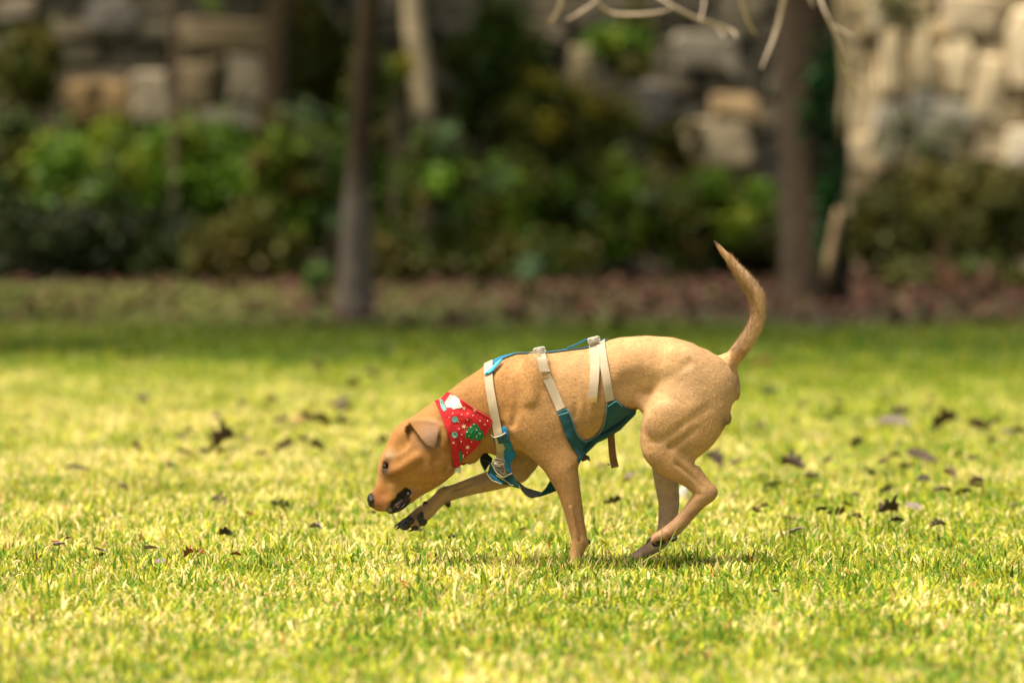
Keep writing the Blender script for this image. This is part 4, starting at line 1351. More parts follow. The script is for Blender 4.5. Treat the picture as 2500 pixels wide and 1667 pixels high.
bmats = [M_red, M_pgreen, M_pteal, M_pwhite, M_pcream, M_redd]
mb = MB()
BAN = [c3(*p) for p in [(440, 440), (480, 400), (550, 326), (612, 342), (730, 415), (860, 495), (1000, 590), (1110, 652), (1190, 700), (1205, 800), (1150, 890), (1090, 980), (1040, 1060), (970, 1150), (880, 1230), (790, 1310), (752, 1400), (726, 1300), (700, 1130), (660, 920), (590, 720), (520, 580)]]
conform(BAN, 0, mb, off=.0045, step_=6)
BAND = [c3(*p) for p in [(368, 450), (445, 432), (500, 530), (580, 660), (650, 850), (705, 1050), (745, 1230), (760, 1400), (690, 1440), (650, 1425), (620, 1180), (600, 1050), (560, 900), (505, 760), (440, 600)]]
conform(BAND, 0, mb, off=.0072, step_=6)
P_OFF = .0056


def pr(poly, mi, off=P_OFF, st=7): conform([c3(*p) for p in poly], mi, mb, off=off, step_=st, thick=.0006)


pr([(600, 352), (668, 375), (735, 425), (745, 470), (790, 545), (705, 560), (640, 572), (632, 548), (548, 548), (515, 475)], 3)
pr(star(805, 558, 28, 5, .4), 4)
pr(disc(670, 718, 46), 2)
pr([(958, 762), (1030, 830), (1030, 870), (1082, 884), (1092, 945), (1095, 985), (1050, 1030), (965, 1035), (958, 1010), (905, 1020), (868, 985), (815, 1000), (830, 900), (868, 835), (895, 830)], 1)
for cx, cy, r_ in [(803, 820, 46), (855, 1130, 42), (965, 580, 36)]:
    pr(star(cx, cy, r_, 6, .30, .3), 4, P_OFF, 5); pr(disc(cx, cy, r_ * .42, 8), 4, P_OFF + .0003, 5)
for cx, cy in [(640, 632), (770, 645), (852, 720), (938, 658), (1040, 738), (1150, 735), (730, 856), (770, 940), (763, 1043), (722, 752), (856, 632), (1110, 790), (915, 1050), (850, 1210)]:
    pr(disc(cx, cy, 9, 7), 3, P_OFF + .0002, 5)
for cx, cy in [(950, 790), (990, 870), (1040, 925), (880, 960), (985, 975), (905, 830), (850, 900), (930, 1010)]:
    pr(disc(cx, cy, 9, 7), 3, P_OFF + .0008, 5)
for a, b in [((950, 850), (900, 930)), ((985, 830), (940, 1000)), ((1025, 890), (985, 1010)), ((1060, 920), (1010, 1010))]:
    d_ = np.array([b[1] - a[1], a[0] - b[0]], float); d_ *= 2 / np.hypot(*d_)
    pr([np.array(a) + d_, np.array(b) + d_, np.array(b) - d_, np.array(a) - d_], 2, P_OFF + .0006, 6)
Q = .0083
pr([(440, 432), (478, 428), (512, 500), (548, 580), (508, 600), (468, 545)], 2, Q)
pr(disc(668, 945, 42, 12, 1.15), 2, Q); pr(disc(672, 930, 17, 8), 1, Q + .0004, 5); pr(disc(668, 968, 14, 8), 3, Q + .0004, 5)
pr([(725, 1200), (765, 1180), (778, 1300), (750, 1370), (735, 1300)], 1, Q)
pr(star(650, 1060, 26, 6, .3), 4, Q, 5); pr(disc(585, 688, 9, 7), 3, Q, 5)
pr([(778, 1245), (802, 1240), (800, 1285), (786, 1300)], 3, P_OFF + .0003)
# the band goes on round the neck to a knot on the far side
mbt = []
for (x0, y0), (x1, y1) in [((1063, 975), (1074, 972)), ((1113, 1138), (1125, 1132))]: pass
ring_f = []
for t in np.linspace(0, 1, 15):
    c0 = np.array([1070, 974]) * (1 - t) + np.array([1118, 1136]) * t
    dirp = np.array([12.0, -3.0])
    a, _ = hit(*(c0 - dirp * .6), 1); b, _ = hit(*(c0 + dirp * .9), 1)
    a = a + np.array([0, .006, 0]); b = b + np.array([0, .006, 0])
    ring_f.append((a, b))
hem = spline(np.array([c3(*p) for p in [(612, 345), (730, 418), (1000, 592), (1188, 702), (1202, 798), (1090, 978), (970, 1148), (792, 1308)]]), 6)
mb.tube([hit(a, b)[0] + np.array([0, -.0062, 0]) for a, b in hem], .0014, 5, mi=0)
ribbon([p[1] for p in ring_f], [p[0] for p in ring_f], mb, 0)
for sgn, yl in ((0, 30), ):
    mb.ball(w(1146, 1118, 22), (.014, .012, .016), (1, 1, 1), 5)
    conform([c3(*p) for p in [(752, 1400), (775, 1320), (880, 1220), (935, 1180), (942, 1250), (925, 1320), (850, 1385), (790, 1412)]], 5, mb, yfun=lambda a, b: -14 + (a - 1130) * .3, step_=5)
band = mb.build('bandana', bmats, root, True)
band['label'] = 'red bandana printed with fir trees, snowflakes and baubles'
for p in band.data.polygons: p.use_smooth = False
# name tag
mb = MB()
TAGP = [c3(*p) for p in [(640, 1532), (648, 1470), (668, 1440), (692, 1440), (716, 1414), (748, 1420), (760, 1462), (752, 1510), (728, 1528), (705, 1498), (676, 1504)]]
conform(TAGP, 0, mb, yfun=lambda a, b: -26 - (a - 1110) * .15, step_=5, thick=.002)
mb.tube([w(1117, 1141, -27), w(1118, 1135, -26)], .0012, 6, mi=0)
tg = mb.build('name_tag', M_tag, root)
tg['label'] = 'white bone shaped tag hanging under the bandana'

# ---- harness
def c2(x, y): return (1100 + x / 3.137, 780 + y / 3.137)
def c5(x, y): return (1160 + x / 8.7125, 1050 + y / 8.7125)


# back panel with a raised grab handle
mb = MB()
xs = np.linspace(1186, 1484, 40)
rows = []
for x in xs:
    hw = np.interp(x, [1186, 1215, 1262, 1310, 1345, 1440, 1484], [24, 27, 9, 6, 10, 13, 8])
    row = []
    for t in np.linspace(-1, 1, 11):
        X_ = w(x, 0)[0]; y_ = t * hw / 1000
        h_ = bvh.ray_cast(Vector((X_, y_, 1.0)), Vector((0, 0, -1)))
        row.append((X_, y_, (h_[0].z if h_[0] else .45) + .0028))
    rows.append(row)
A = np.array(rows); nr, ncc = A.shape[:2]
i_ = np.arange(nr * ncc).reshape(nr, ncc)
q = np.stack([i_[:-1, :-1], i_[1:, :-1], i_[1:, 1:], i_[:-1, 1:]], -1).reshape(-1, 4)
mb.add(A.reshape(-1, 3), q)
harness = mb.build('harness', M_teal2, root)
sm = harness.modifiers.new('s', 'SOLIDIFY'); sm.thickness = .003; sm.offset = 0
harness['label'] = 'blue and teal dog harness with beige straps'
mb = MB()
for sgn in (-1, 1):
    mb.tube([A[k, 0 if sgn < 0 else -1] + np.array([0, 0, .0005]) for k in range(nr)], .0015, 6)
mb.build('edging', mat('navy_edging', .8, (.05, .10, .14)), harness)
mb = MB()
HP = trunk_line([w(1384, 847, 0), w(1404, 839, 0), w(1432, 826, 0), w(1452, 824, 0), w(1476, 829, 0)], [1] * 5, 20)[0]
ribbon(HP + np.array([0, -.012, 0]), HP + np.array([0, .012, 0]), mb, 0, .003)
mb.build('grab_handle', M_teal2, harness)
# blue collar piece at the foot of the neck
mb = MB()
conform([c2(*p) for p in [(257, 412), (268, 392), (305, 360), (345, 318), (390, 290), (400, 300), (360, 345), (338, 372), (320, 394)]], 0, mb, off=.010, step_=5)
mb.build('collar_panel', mat('pale_blue_cloth', .8, (.07, .36, .60), noise=(120, .12)), harness)

straps = [([(290, 396), (300, 500), (325, 640), (350, 770), (365, 850), (384, 950), (383, 1040), (372, 1085)], [20.5, 20], True),
          ([(690, 262), (722, 400), (770, 500), (842, 668)], [22, 22], True),
          ([(1150, 190), (1165, 300), (1185, 420), (1216, 606)], [20, 20], True)]
for path, wd_, ov in straps:
    mb = MB(); strap([c2(*p) for p in path], wd_[0], mb, off=.0045, over=ov)
    mb.build('strap', M_web, harness)


def loose(rails, m, name, yfun, parent=harness):
    """free strip: list of (left, right) photo points in crop 2"""
    mb = MB()
    L = spline(np.array([c2(*a) for a, _ in rails]), 4); R_ = spline(np.array([c2(*b) for _, b in rails]), 4)
    ribbon([w(a, b, yfun(a, b)) for a, b in L], [w(a, b, yfun(a, b)) for a, b in R_], mb, 0)
    return mb.build(name, m, parent)


def ysurf(extra):
    def f(a, b):
        h_, _ = hit(a, b); return h_[1] * 1000 - extra
    return f


loose([((648, 256), (728, 246)), ((668, 320), (746, 310)), ((682, 372), (758, 366))], M_web, 'strap_end', ysurf(9))
loose([((684, 374), (762, 368)), ((690, 405), (764, 402)), ((697, 436), (766, 424))], mat('tan_underside', .8, (.42, .26, .10)), 'folded_tip', ysurf(8))
loose([((686, 372), (758, 368)), ((690, 384), (762, 380))], M_web, 'strap_end', ysurf(12))
loose([((1058, 182), (1137, 165)), ((1066, 320), (1138, 310)), ((1058, 470), (1128, 470)), ((1046, 585), (1116, 585))], M_web, 'strap_end', ysurf(9))
loose([((1046, 580), (1117, 577)), ((1046, 600), (1117, 600)), ((1042, 618), (1114, 616))], mat('tan_underside', .8, (.45, .28, .10)), 'folded_tip', ysurf(10))


def tri_glide(cx, cy, wx, hz, ang, yb, m, name='buckle', parent=harness, bars=3):
    """slider: a rounded frame with cross bars"""
    mb = MB(); a = math.radians(ang); ca, sa = math.cos(a), math.sin(a)
    T = lambda u, v, y_=0: w(cx + u * ca + v * sa, cy - u * sa + v * ca, yb + y_)
    fr = [T(wx * .5 * (abs(math.cos(t)) ** .35) * np.sign(math.cos(t)), hz * .5 * (abs(math.sin(t)) ** .35) * np.sign(math.sin(t))) for t in np.linspace(0, 2 * math.pi, 33)]
    mb.tube(fr, .0022, 8)
    for v in np.linspace(-1, 1, bars + 2)[1:-1]:
        mb.tube([T(-wx * .48, v * hz * .5), T(0, v * hz * .5, -1.5), T(wx * .48, v * hz * .5)], .002, 8)
    return mb.build(name, m, parent)


yb = ysurf(10)
tri_glide(*c2(681, 234), 27, 16, 12, yb(*c2(690, 262)) - 2, M_buckle_lt)
tri_glide(*c2(1096, 150), 27, 12, 14, yb(*c2(1096, 180)) - 2, M_buckle_lt)
mb = MB(); P0 = [c2(645, 222), c2(716, 200), c2(724, 240), c2(652, 258)]
conform(P0, 0, mb, yfun=lambda a, b: yb(*c2(690, 262)) + 1, step_=6); mb.build('strap_loop', M_web, harness)
mb = MB(); P0 = [c2(1055, 152), c2(1128, 132), c2(1134, 160), c2(1062, 178)]
conform(P0, 0, mb, yfun=lambda a, b: yb(*c2(1096, 182)) + 1, step_=6); mb.build('strap_loop', mat('grey_webbing', .8, (.40, .36, .30)), harness)

# belly panel: near wing, far wing and the band under the chest
BEL = [c2(*p) for p in [(812, 682), (890, 660), (912, 710), (932, 765), (945, 815), (962, 855), (985, 890), (1010, 908), (1045, 916), (1080, 908), (1112, 888), (1142, 850), (1168, 808), (1184, 755), (1190, 690), (1190, 632), (1225, 608),
                         (1262, 595), (1300, 628), (1345, 664), (1420, 690), (1418, 712), (1396, 738), (1350, 785), (1300, 838), (1245, 872), (1190, 905), (1120, 934), (1080, 975), (1030, 1022), (975, 1088), (966, 1010), (925, 955), (882, 880), (848, 780)]]
for sd in (-1, 1):
    mb = MB(); conform(BEL, 0, mb, side=sd, off=.005, step_=6, relax=8)
    pnl = mb.build('belly_panel', M_teal, harness)
    if sd < 0: near_panel = pnl
mb = MB()
rows = []
for x in np.linspace(1400, 1550, 24):
    yb_ = np.interp(x, [1400, 1411, 1428, 1444, 1456, 1479, 1497, 1514, 1530, 1545, 1552], [1132, 1124, 1104, 1090, 1077, 1067, 1056, 1045, 1028, 1013, 1005])
    hw = np.interp(x, [1400, 1450, 1500, 1552], [56, 58, 50, 22])
    rows.append([w(x, yb_ + 3 - abs(t) ** 3 * 14, t * hw) for t in np.linspace(-1, 1, 9)])
A = np.array(rows); nr, ncc = A.shape[:2]; i_ = np.arange(nr * ncc).reshape(nr, ncc)
mb.add(A.reshape(-1, 3), np.stack([i_[:-1, :-1], i_[:-1, 1:], i_[1:, 1:], i_[1:, :-1]], -1).reshape(-1, 4))
o = mb.build('belly_band', M_teal_dark, harness); sm = o.modifiers.new('s', 'SOLIDIFY'); sm.thickness = .003
# seams and grey edge of the near wing
def seam(pts, off, rad, m, name, parent, yfun=None):
    P = spline(np.array(pts), 5)
    A_ = []
    for a, b in P:
        if yfun: A_.append(w(a, b, yfun(a, b)))
        else:
            h_, _ = hit(a, b); A_.append(h_ + np.array([0, -off, 0]))
    A_ = np.array(A_)
    yv = np.convolve(np.pad(A_[:, 1], 3, mode='edge'), np.ones(7) / 7, mode='valid'); A_[:, 1] = np.minimum(A_[:, 1], yv)
    mb = MB(); mb.tube(A_, rad, 6); return mb.build(name, m, parent)


M_edge = mat('grey_edging', .85, (.10, .17, .20))
seam([c2(*p) for p in [(892, 664), (934, 765), (962, 855), (1010, 907), (1047, 915), (1112, 887), (1168, 806), (1190, 690), (1191, 634)]], .007, .0018, M_edge, 'edging', near_panel)
seam([c2(*p) for p in [(822, 712), (900, 690)]], .0085, .0008, M_pteal, 'stitching', near_panel)
seam([c2(*p) for p in [(1198, 652), (1240, 622), (1268, 612), (1310, 650)]], .0085, .0008, M_pteal, 'stitching', near_panel)
seam([c2(*p) for p in [(890, 700), (912, 770), (938, 850), (970, 905), (1030, 950)]], .0082, .0007, M_teal_dark, 'stitching', near_panel)
# dangling brown strap and the small buckle under the belly
loose([((1200, 870), (1255, 850)), ((1208, 960), (1262, 950)), ((1216, 1050), (1272, 1040)), ((1232, 1136), (1291, 1122))], M_webd, 'hanging_strap', lambda a, b: -8 + (b - 1050) * .05)
mb = MB(); mb.ball(w(*c2(1212, 1106), -4), (.004, .003, .003)); mb.build('strap_tip', M_pipe, harness)
mb = MB(); conform([c2(*p) for p in [(996, 1062), (1030, 1024), (1062, 1040), (1072, 1078), (1048, 1066), (1012, 1082)]], 0, mb, yfun=lambda a, b: -20, step_=6, thick=.004); mb.build('buckle', mat('brown_buckle', .5, (.10, .07, .04)), harness)

# chest piece hanging in front of the forelegs
def ych(a, b): return -26 - np.clip((a - 1192) / 60, 0, 1.2) * 26 - np.clip((1110 - b) / 60, 0, 1) * 12


cup = [c5(*p) for p in [(345, 655), (385, 735), (440, 850), (510, 915), (590, 965), (690, 920), (782, 868), (830, 960), (885, 1050), (962, 1200), (850, 1172), (700, 1135), (560, 1102), (440, 1062), (360, 1030), (300, 965), (275, 880), (300, 770)]]
mb = MB(); conform(cup, 0, mb, yfun=lambda a, b: ych(a, b) - 4, step_=6); cupo = mb.build('chest_panel', M_teal_dark, harness)
mb = MB(); conform([(a, b) for a, b in cup], 0, mb, side=1, yfun=lambda a, b: -ych(a, b) + 4, step_=6); mb.build('chest_panel', M_teal_dark, harness)
mb = MB(); conform([c5(*p) for p in [(310, 880), (350, 900), (430, 960), (520, 1030), (640, 1090), (560, 1098), (440, 1058), (350, 1015), (300, 950)]], 0, mb, yfun=lambda a, b: ych(a, b) - 5, step_=6, thick=.0008)
mb.build('chest_patch', M_teal2, cupo)
yc = lambda a, b: ych(a, b) - 7
seam([c5(*p) for p in [(345, 660), (385, 740), (445, 850), (515, 918), (592, 962), (690, 920), (785, 870)]], 0, .0014, M_pipe, 'piping', cupo, yc)
seam([c5(*p) for p in [(275, 790), (225, 830), (245, 880), (300, 965), (370, 1035), (450, 1065), (570, 1105)]], 0, .0011, M_pipe, 'piping', cupo, yc)
seam([c5(*p) for p in [(450, 925), (520, 970), (610, 1020), (700, 1075), (740, 1120), (820, 1130)]], 0, .0019, M_olive, 'zip', cupo, yc)
mb = MB(); conform([c5(*p) for p in [(108, 480), (180, 450), (250, 460), (300, 530), (372, 600), (350, 690), (290, 740), (255, 800), (222, 862), (165, 760), (120, 660), (104, 560)]], 0, mb, yfun=lambda a, b: 8 + (b - 1100) * .2, step_=6)
mb.build('chest_lining', M_inner, harness)
seam([c5(*p) for p in [(150, 615), (210, 630), (270, 660), (335, 690)]], 0, .0008, M_grey, 'stitching', cupo, lambda a, b: 4)
seam([c5(*p) for p in [(106, 500), (118, 660), (165, 765), (220, 865), (260, 940)]], 0, .0016, M_grey, 'edging', cupo, lambda a, b: 6 - (b - 1105) * .4)
# blue side piece behind the buckle
mb = MB()
conform([c3(*p) for p in [(1350, 840), (1385, 812), (1425, 822), (1450, 880), (1478, 1010), (1520, 1130), (1568, 1240), (1540, 1290), (1490, 1345), (1482, 1420), (1505, 1510), (1440, 1520), (1410, 1400), (1392, 1300), (1385, 1100)]], 0, mb,
        yfun=lambda a, b: min(ych(a, b) - 2, hit(a, b)[0][1] * 1000 - 4 if b < 1095 else 1e9), step_=6)
mb.build('side_panel', M_teal2, harness)
yl_ = lambda a, b: min(ych(a, b) - 9, hit(a, b)[0][1] * 1000 - 10)
mb = MB()
conform([c5(*p) for p in [(352, 62), (372, 100), (420, 104), (500, 82), (580, 48), (648, 4), (705, 0), (738, 200), (600, 232), (432, 262)]], 0, mb, yfun=yl_, step_=5)
lp = mb.build('strap_keeper', M_teal, harness)
seam([c5(*p) for p in [(352, 58), (366, 92), (400, 104), (470, 95), (560, 58), (650, 0)]], 0, .0015, M_pipe, 'piping', lp, lambda a, b: yl_(a, b) - 2)
# ladder buckle
yk = -62
mb = MB()
T5 = lambda x, y, d=0: w(*c5(x, y), yk + d)
fr = [(400, 572), (470, 560), (600, 592), (622, 640), (614, 730), (640, 860), (624, 900), (560, 870), (470, 800), (410, 720), (395, 650)]
mb.tube([T5(*p) for p in fr + fr[:1]], .0019, 8)
for a, b in [((405, 628), (612, 648)), ((412, 716), (610, 742))]:
    mb.tube([T5(*a), T5((a[0] + b[0]) / 2, (a[1] + b[1]) / 2, -2), T5(*b)], .0015, 8)
bk = mb.build('buckle', M_buckle, harness)
mb = MB(); conform([c5(*p) for p in [(405, 635), (580, 655), (575, 730), (415, 708)]], 0, mb, yfun=lambda a, b: yk - 2, step_=5); mb.build('strap_loop', mat('taupe_webbing', .8, (.34, .26, .18)), harness)
mb = MB(); conform([c5(*p) for p in [(440, 730), (610, 745), (612, 890), (560, 860), (470, 790)]], 0, mb, yfun=lambda a, b: yk + 0, step_=5); mb.build('strap_loop', mat('dark_taupe_webbing', .8, (.20, .16, .12)), harness)
# slack sling between chest piece and belly panel: it twists from grey lining to teal face
def ysl(a, b): return np.interp(a, [1260, 1300, 1340, 1400], [-44, -22, -14, -12])


mb = MB()
conform([c5(*p) for p in [(868, 1015), (930, 1075), (1000, 1130), (1060, 1180), (1130, 1210), (1200, 1232), (1310, 1268), (1422, 1300), (1340, 1372), (1230, 1412), (1150, 1392), (1062, 1330), (1010, 1265), (962, 1195), (910, 1110)]], 0, mb, yfun=lambda a, b: ysl(a, b) + 6 - (b - 1185) * .5, step_=6)
mb.build('sling', M_grey, harness)
mb = MB()
conform([c5(*p) for p in [(1225, 1413), (1340, 1374), (1424, 1302), (1500, 1220), (1560, 1130), (1640, 985), (1760, 900), (1900, 1150), (1740, 1270), (1620, 1320), (1500, 1360), (1340, 1405)]], 0, mb, yfun=lambda a, b: ysl(a, b), step_=6)
mb.build('sling', M_teal_dark, harness)
seam([c5(*p) for p in [(962, 1200), (1062, 1332), (1150, 1394), (1230, 1413), (1340, 1374), (1424, 1302), (1500, 1220), (1560, 1130), (1640, 985)]], 0, .0012, M_edge, 'edging', cupo, lambda a, b: ysl(a, b) - 2)
# ================================================================ fallen leaves on the lawn
def leaf_mesh(seed, curl, lobes):
    r = np.random.default_rng(seed)
    n, m = 13, 7
    V = []
    for i in range(n):
        t = i / (n - 1)
        hw = (math.sin(math.pi * t ** .8) ** .8) * .30 * (1 + lobes * .45 * math.sin(t * 19 + seed)) + .012
        for j in range(m):
            s_ = j / (m - 1) * 2 - 1
            x = t - .5; y = s_ * hw
            z = curl * (abs(s_) ** 1.5) * hw * 1.5 + .20 * curl * math.sin(t * 3.0 + seed) + r.normal(0, .018) + .35 * curl * (t - .5) ** 2
            V.append((x, y, z))
    V = np.array(V); V[:, 2] -= V[:, 2].min()
    i_ = np.arange(n * m).reshape(n, m)
    F = np.stack([i_[:-1, :-1], i_[1:, :-1], i_[1:, 1:], i_[:-1, 1:]], -1).reshape(-1, 4)
    mb = MB(); mb.add(V, F)
    mb.tube([(-.5, 0, V[0, 2]), (-.62, .03, .05), (-.74, .02, .10)], [.012, .009, .007], 5)
    return mb


LCOL = {'dark': (.050, .030, .020), 'black': (.022, .015, .012), 'brown': (.085, .045, .025), 'grey': (.13, .10, .085), 'tan': (.30, .15, .07), 'rust': (.20, .07, .02), 'mauve': (.20, .15, .15), 'green': (.03, .06, .015), 'pale': (.50, .46, .42)}
cache = {}


def dry_leaf(px_, py_, wpx_, colr, label, shape=None, tilt=None, squash=1.0):
    r = np.random.default_rng(int(px_ * 7 + py_ * 13))
    k = int(r.integers(0, 6)) if shape is None else shape
    key = (k, colr)
    if key not in cache:
        mb = leaf_mesh(200 + k, [.5, .9, 1.3, .35, 1.1, .7][k], [0, .5, .9, 0, .7, .3][k])
        c = np.array(LCOL[colr])
        mb.C = [np.tile(c, (len(v), 1)) for v in mb.V]
        me = mb.mesh('dry_leaf', [M_dry], True)
        cache[key] = me
    p = on_ground(px_, py_ + wpx_ * .10, 0.012)
    size = wpx_ * (p.y + CAM_D) / FPX * 1.04
    o = bpy.data.objects.new('dry_leaf', cache[key]); COL.objects.link(o)
    o.location = (p.x, p.y, 0.016 + size * .06)
    o.scale = (size, size * r.uniform(.9, 1.3), size * squash * .6)
    o.rotation_euler = (r.uniform(-.3, .3) if tilt is None else tilt * .55, r.uniform(-.3, .3), r.choice([0, math.pi]) + r.uniform(-.6, .6))
    return tag(o, label, 'leaf', 'dry leaves fallen on the lawn')


o_ = lambda x, y: (x * K, y * K)
J = K
dry_leaf(180 * J, 1078 * J, 62, 'black', 'flat blackish leaf far left of the dog at the height of its eye', 3, .3, .6)
dry_leaf(512 * J, 1030 * J, 66, 'dark', 'largest ragged dark brown leaf standing up on the lawn left of the dog', 2, .7, 1.5)
dry_leaf(600 * J, 1046 * J, 42, 'dark', 'flat dark leaf right of the largest ragged brown leaf', 0)
dry_leaf(430 * J, 1046 * J, 60, 'dark', 'long flat dark leaf left of the largest ragged brown leaf', 3)
dry_leaf(733 * J, 974 * J, 56, 'dark', 'dark curled leaf beside the tan leaf behind the head of the dog', 1, .5, 1.2)
dry_leaf(690 * J, 970 * J, 50, 'tan', 'single tan orange leaf on the lawn left of the bandana', 0)
dry_leaf(655 * J, 1030 * J, 52, 'grey', 'blurred grey brown leaf between the ragged leaf and the head', 4)
dry_leaf(435 * J, 993 * J, 38, 'grey', 'small grey leaf up behind the ragged brown leaf', 5)
dry_leaf(392 * J, 1076 * J, 22, 'dark', 'tiny upright dark leaf below the long flat dark leaf', 1, 1.0, 1.2)
dry_leaf(505 * J, 1160 * J, 42, 'dark', 'crumpled dark leaf with raised tips level with the muzzle', 2, .5)
dry_leaf(642 * J, 1166 * J, 48, 'grey', 'brown grey curled leaf left of the muzzle', 4, .4)
dry_leaf(516 * J, 1234 * J, 42, 'black', 'sharp black crumpled leaf on the near grass left of the raised paw', 1, .5, 1.4)
dry_leaf(348 * J, 1264 * J, 44, 'mauve', 'pale mauve flat leaf in the near grass left of the black crumpled leaf', 0)
dry_leaf(370 * J, 1296 * J, 58, 'mauve', 'long thin mauve leaf lowest in the left foreground', 3)
dry_leaf(132 * J, 1252 * J, 34, 'rust', 'rusty leaf in the near grass at the far left', 0)
dry_leaf(155 * J, 1241 * J, 18, 'dark', 'tiny dark leaf touching the rusty leaf', 1)
dry_leaf(1036 * J, 1243 * J, 25, 'dark', 'small dark leaf between the raised paw and the standing foreleg', 2)
dry_leaf(965 * J, 1224 * J, 24, 'black', 'small black leaf under the raised paw', 1)
dry_leaf(858 * J, 1182 * J, 18, 'brown', 'small brown leaf standing upright just under the nose', 5, 1.2, 1.3)
dry_leaf(785 * J, 930 * J, 46, 'grey', 'faint grey leaf blurred behind the red bandana', 4)
dry_leaf(615 * J, 945 * J, 22, 'dark', 'farthest small dark leaf up left of the bandana', 1, .8)
dry_leaf(880 * J, 1020 * J, 30, 'dark', 'dark leaf half hidden behind the forehead', 2, .7)
dry_leaf(785 * J, 1030 * J, 24, 'grey', 'small grey leaf left of the forehead', 0)
dry_leaf(840 * J, 1045 * J, 20, 'brown', 'small brown leaf close to the brow of the dog', 1, .6)
dry_leaf(1497, 1231, 46, 'dark', 'dark grey leaf between the two pairs of legs', 4, .5)
dry_leaf(1489, 1276, 22, 'black', 'small black leaf between the legs nearest to the camera', 1, .5)
dry_leaf(1468, 1142, 38, 'brown', 'brown leaf beside the tip of the hanging strap', 0)
dry_leaf(1537, 1170, 32, 'mauve', 'pale mauve leaf between the hanging strap and the thigh', 4)
dry_leaf(1744, 1136, 52, 'dark', 'dark leaf right behind the thigh', 2, .5, 1.2)
dry_leaf(1802, 1133, 46, 'grey', 'grey leaf between the thigh and the dark brown leaf pair', 5)
dry_leaf(1941, 1149, 62, 'dark', 'broad dark leaf right of the hock standing alone', 2, .4, 1.2)
dry_leaf(2121, 1165, 38, 'black', 'compact black leaf alone in the middle of the right lawn', 1, .7, 1.5)
dry_leaf(2201, 1012, 52, 'dark', 'dark leaf farthest up in the big clump of leaves at the right', 4, .4)
dry_leaf(2180, 1038, 86, 'grey', 'large grey brown leaf in front of the clump at the right', 0)
dry_leaf(2307, 1046, 74, 'dark', 'large dark leaf in the middle of the upper right row', 2, .4)
dry_leaf(2392, 1046, 62, 'dark', 'dark leaf second from the right edge in the upper right row', 4, .3)
dry_leaf(2483, 1058, 42, 'black', 'black leaf cut by the right edge of the picture', 1, .4)
dry_leaf(2052, 987, 36, 'grey', 'small grey leaf farthest back on the right lawn', 5)
dry_leaf(2249, 1124, 84, 'dark', 'long dark leaf with two raised ends on the right lawn', 3, .4, 1.4)
dry_leaf(2339, 1117, 40, 'mauve', 'mauve leaf right of the long dark leaf', 0)
dry_leaf(2378, 1122, 34, 'grey', 'grey leaf right of the mauve leaf on the right lawn', 4)
dry_leaf(2212, 1143, 42, 'dark', 'dark leaf just below the long dark leaf with raised ends', 5)
dry_leaf(2164, 1202, 40, 'grey', 'upright grey leaf below the compact black leaf', 4, .8)
dry_leaf(2236, 1244, 54, 'mauve', 'slanting mauve grey leaf with a thin stalk on the right lawn', 3, .5)
dry_leaf(2307, 1202, 32, 'dark', 'small dark leaf above the slanting mauve grey leaf', 1)
dry_leaf(2355, 1207, 46, 'dark', 'flat dark leaf right of the slanting mauve grey leaf', 0)
dry_leaf(2042, 1260, 52, 'brown', 'brown curled leaf left of the dark arched leaf', 4, .5)
dry_leaf(2164, 1260, 60, 'dark', 'dark arched leaf in the nearer right grass', 2, .5, 1.3)
dry_leaf(2192, 1277, 40, 'black', 'black leaf touching the dark arched leaf', 1)
dry_leaf(2292, 1287, 40, 'dark', 'dark crumpled leaf nearest to the camera on the right', 1, .5, 1.2)
dry_leaf(1925, 1271, 32, 'brown', 'small brown leaf above the flat pale mauve leaf right of the hind paw', 5)
dry_leaf(1941, 1302, 54, 'mauve', 'flat pale mauve leaf right of the hind paw', 0)
dry_leaf(1989, 1218, 32, 'mauve', 'small mauve leaf right of the hock', 5)
dry_leaf(2090, 1215, 26, 'dark', 'small dark leaf left of the upright grey leaf', 1)
dry_leaf(1888, 1187, 52, 'green', 'dark green limp leaf right of the hock', 3)
dry_leaf(1882, 963, 46, 'green', 'dark green blurred leaf level with the haunch', 4, .6)
dry_leaf(1856, 1047, 28, 'dark', 'small dark leaf standing up behind the haunch', 1, 1.0, 1.3)
dry_leaf(1861, 888, 62, 'rust', 'rust brown leaf under the root of the tail', 0)
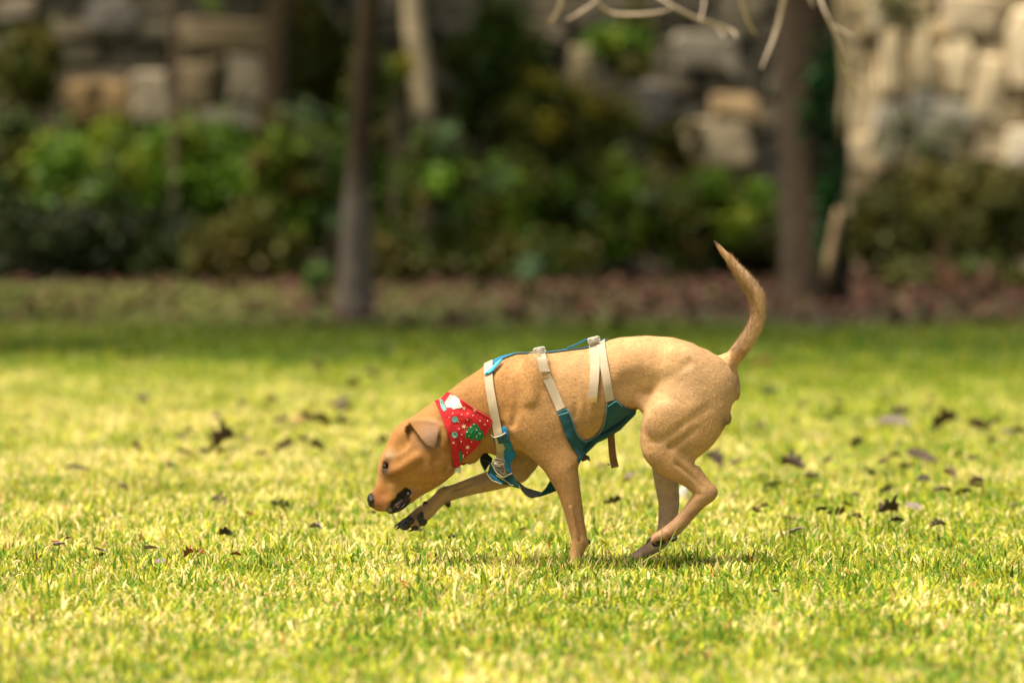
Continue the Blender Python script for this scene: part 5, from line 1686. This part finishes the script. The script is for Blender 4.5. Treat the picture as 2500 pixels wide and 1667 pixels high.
dry_leaf(1893, 1449, 20, 'dark', 'tiny dark leaf in the blurred right foreground', 1)
dry_leaf(2275, 1632, 46, 'mauve', 'mauve leaf at the very bottom right of the picture', 3)
dry_leaf(2472, 1239, 32, 'grey', 'grey leaf at the right edge below the leaf rows', 5)
dry_leaf(2020, 1130, 30, 'grey', 'blurred grey leaf between the broad dark leaf and the compact black leaf', 4)
dry_leaf(1790, 1215, 26, 'brown', 'small brown leaf just right of the hock', 0)
dry_leaf(1277, 1298, 24, 'dark', 'small dark leaf left of the standing foreleg', 1)
rs = np.random.default_rng(404)
for lab_, x0, x1, y0, y1, n_, kinds in [('small dark blurred leaf, one of many alike on the far lawn at the right', 1920, 2480, 985, 1110, 16, ['dark', 'dark', 'grey', 'black']),
                                        ('small dark leaf scrap, one of many alike in the right grass beyond the hock', 1800, 2450, 1120, 1290, 16, ['dark', 'brown', 'grey', 'black']),
                                        ('small dark leaf scrap, one of many alike on the lawn left of the head', 330, 860, 985, 1130, 24, ['dark', 'brown', 'grey', 'black']),
                                        ('tiny brown leaf scrap, one of many alike in the near grass at the left', 40, 800, 1180, 1380, 9, ['brown', 'rust', 'mauve']),
                                        ('tiny faint leaf scrap, one of many alike on the darker lawn behind the dog', 60, 1150, 850, 970, 10, ['brown', 'grey', 'dark'])]:
    for _ in range(n_):
        o = dry_leaf(rs.uniform(x0, x1), rs.uniform(y0, y1), rs.uniform(18, 40), kinds[rs.integers(0, len(kinds))], lab_, None, rs.uniform(0, .9), rs.uniform(.8, 1.5))
        o.location.z += .016
        o['group'] = lab_.split(', ')[1].replace('one of many alike', 'leaf scraps')
mb = MB(); mb.ball((0, 0, 0), (.5, .42, .8), (.52, .50, .47), seg=16, rings=10)
me = mb.mesh('pale_stone', [M_stone])
p = on_ground(1669, 1228)
o = bpy.data.objects.new('pale_stone', me); COL.objects.link(o); o.location = (p.x, p.y, .018); o.scale = (.036, .034, .042)
tag(o, 'pale grey pebble seen through the bend of the hind leg', 'stone')
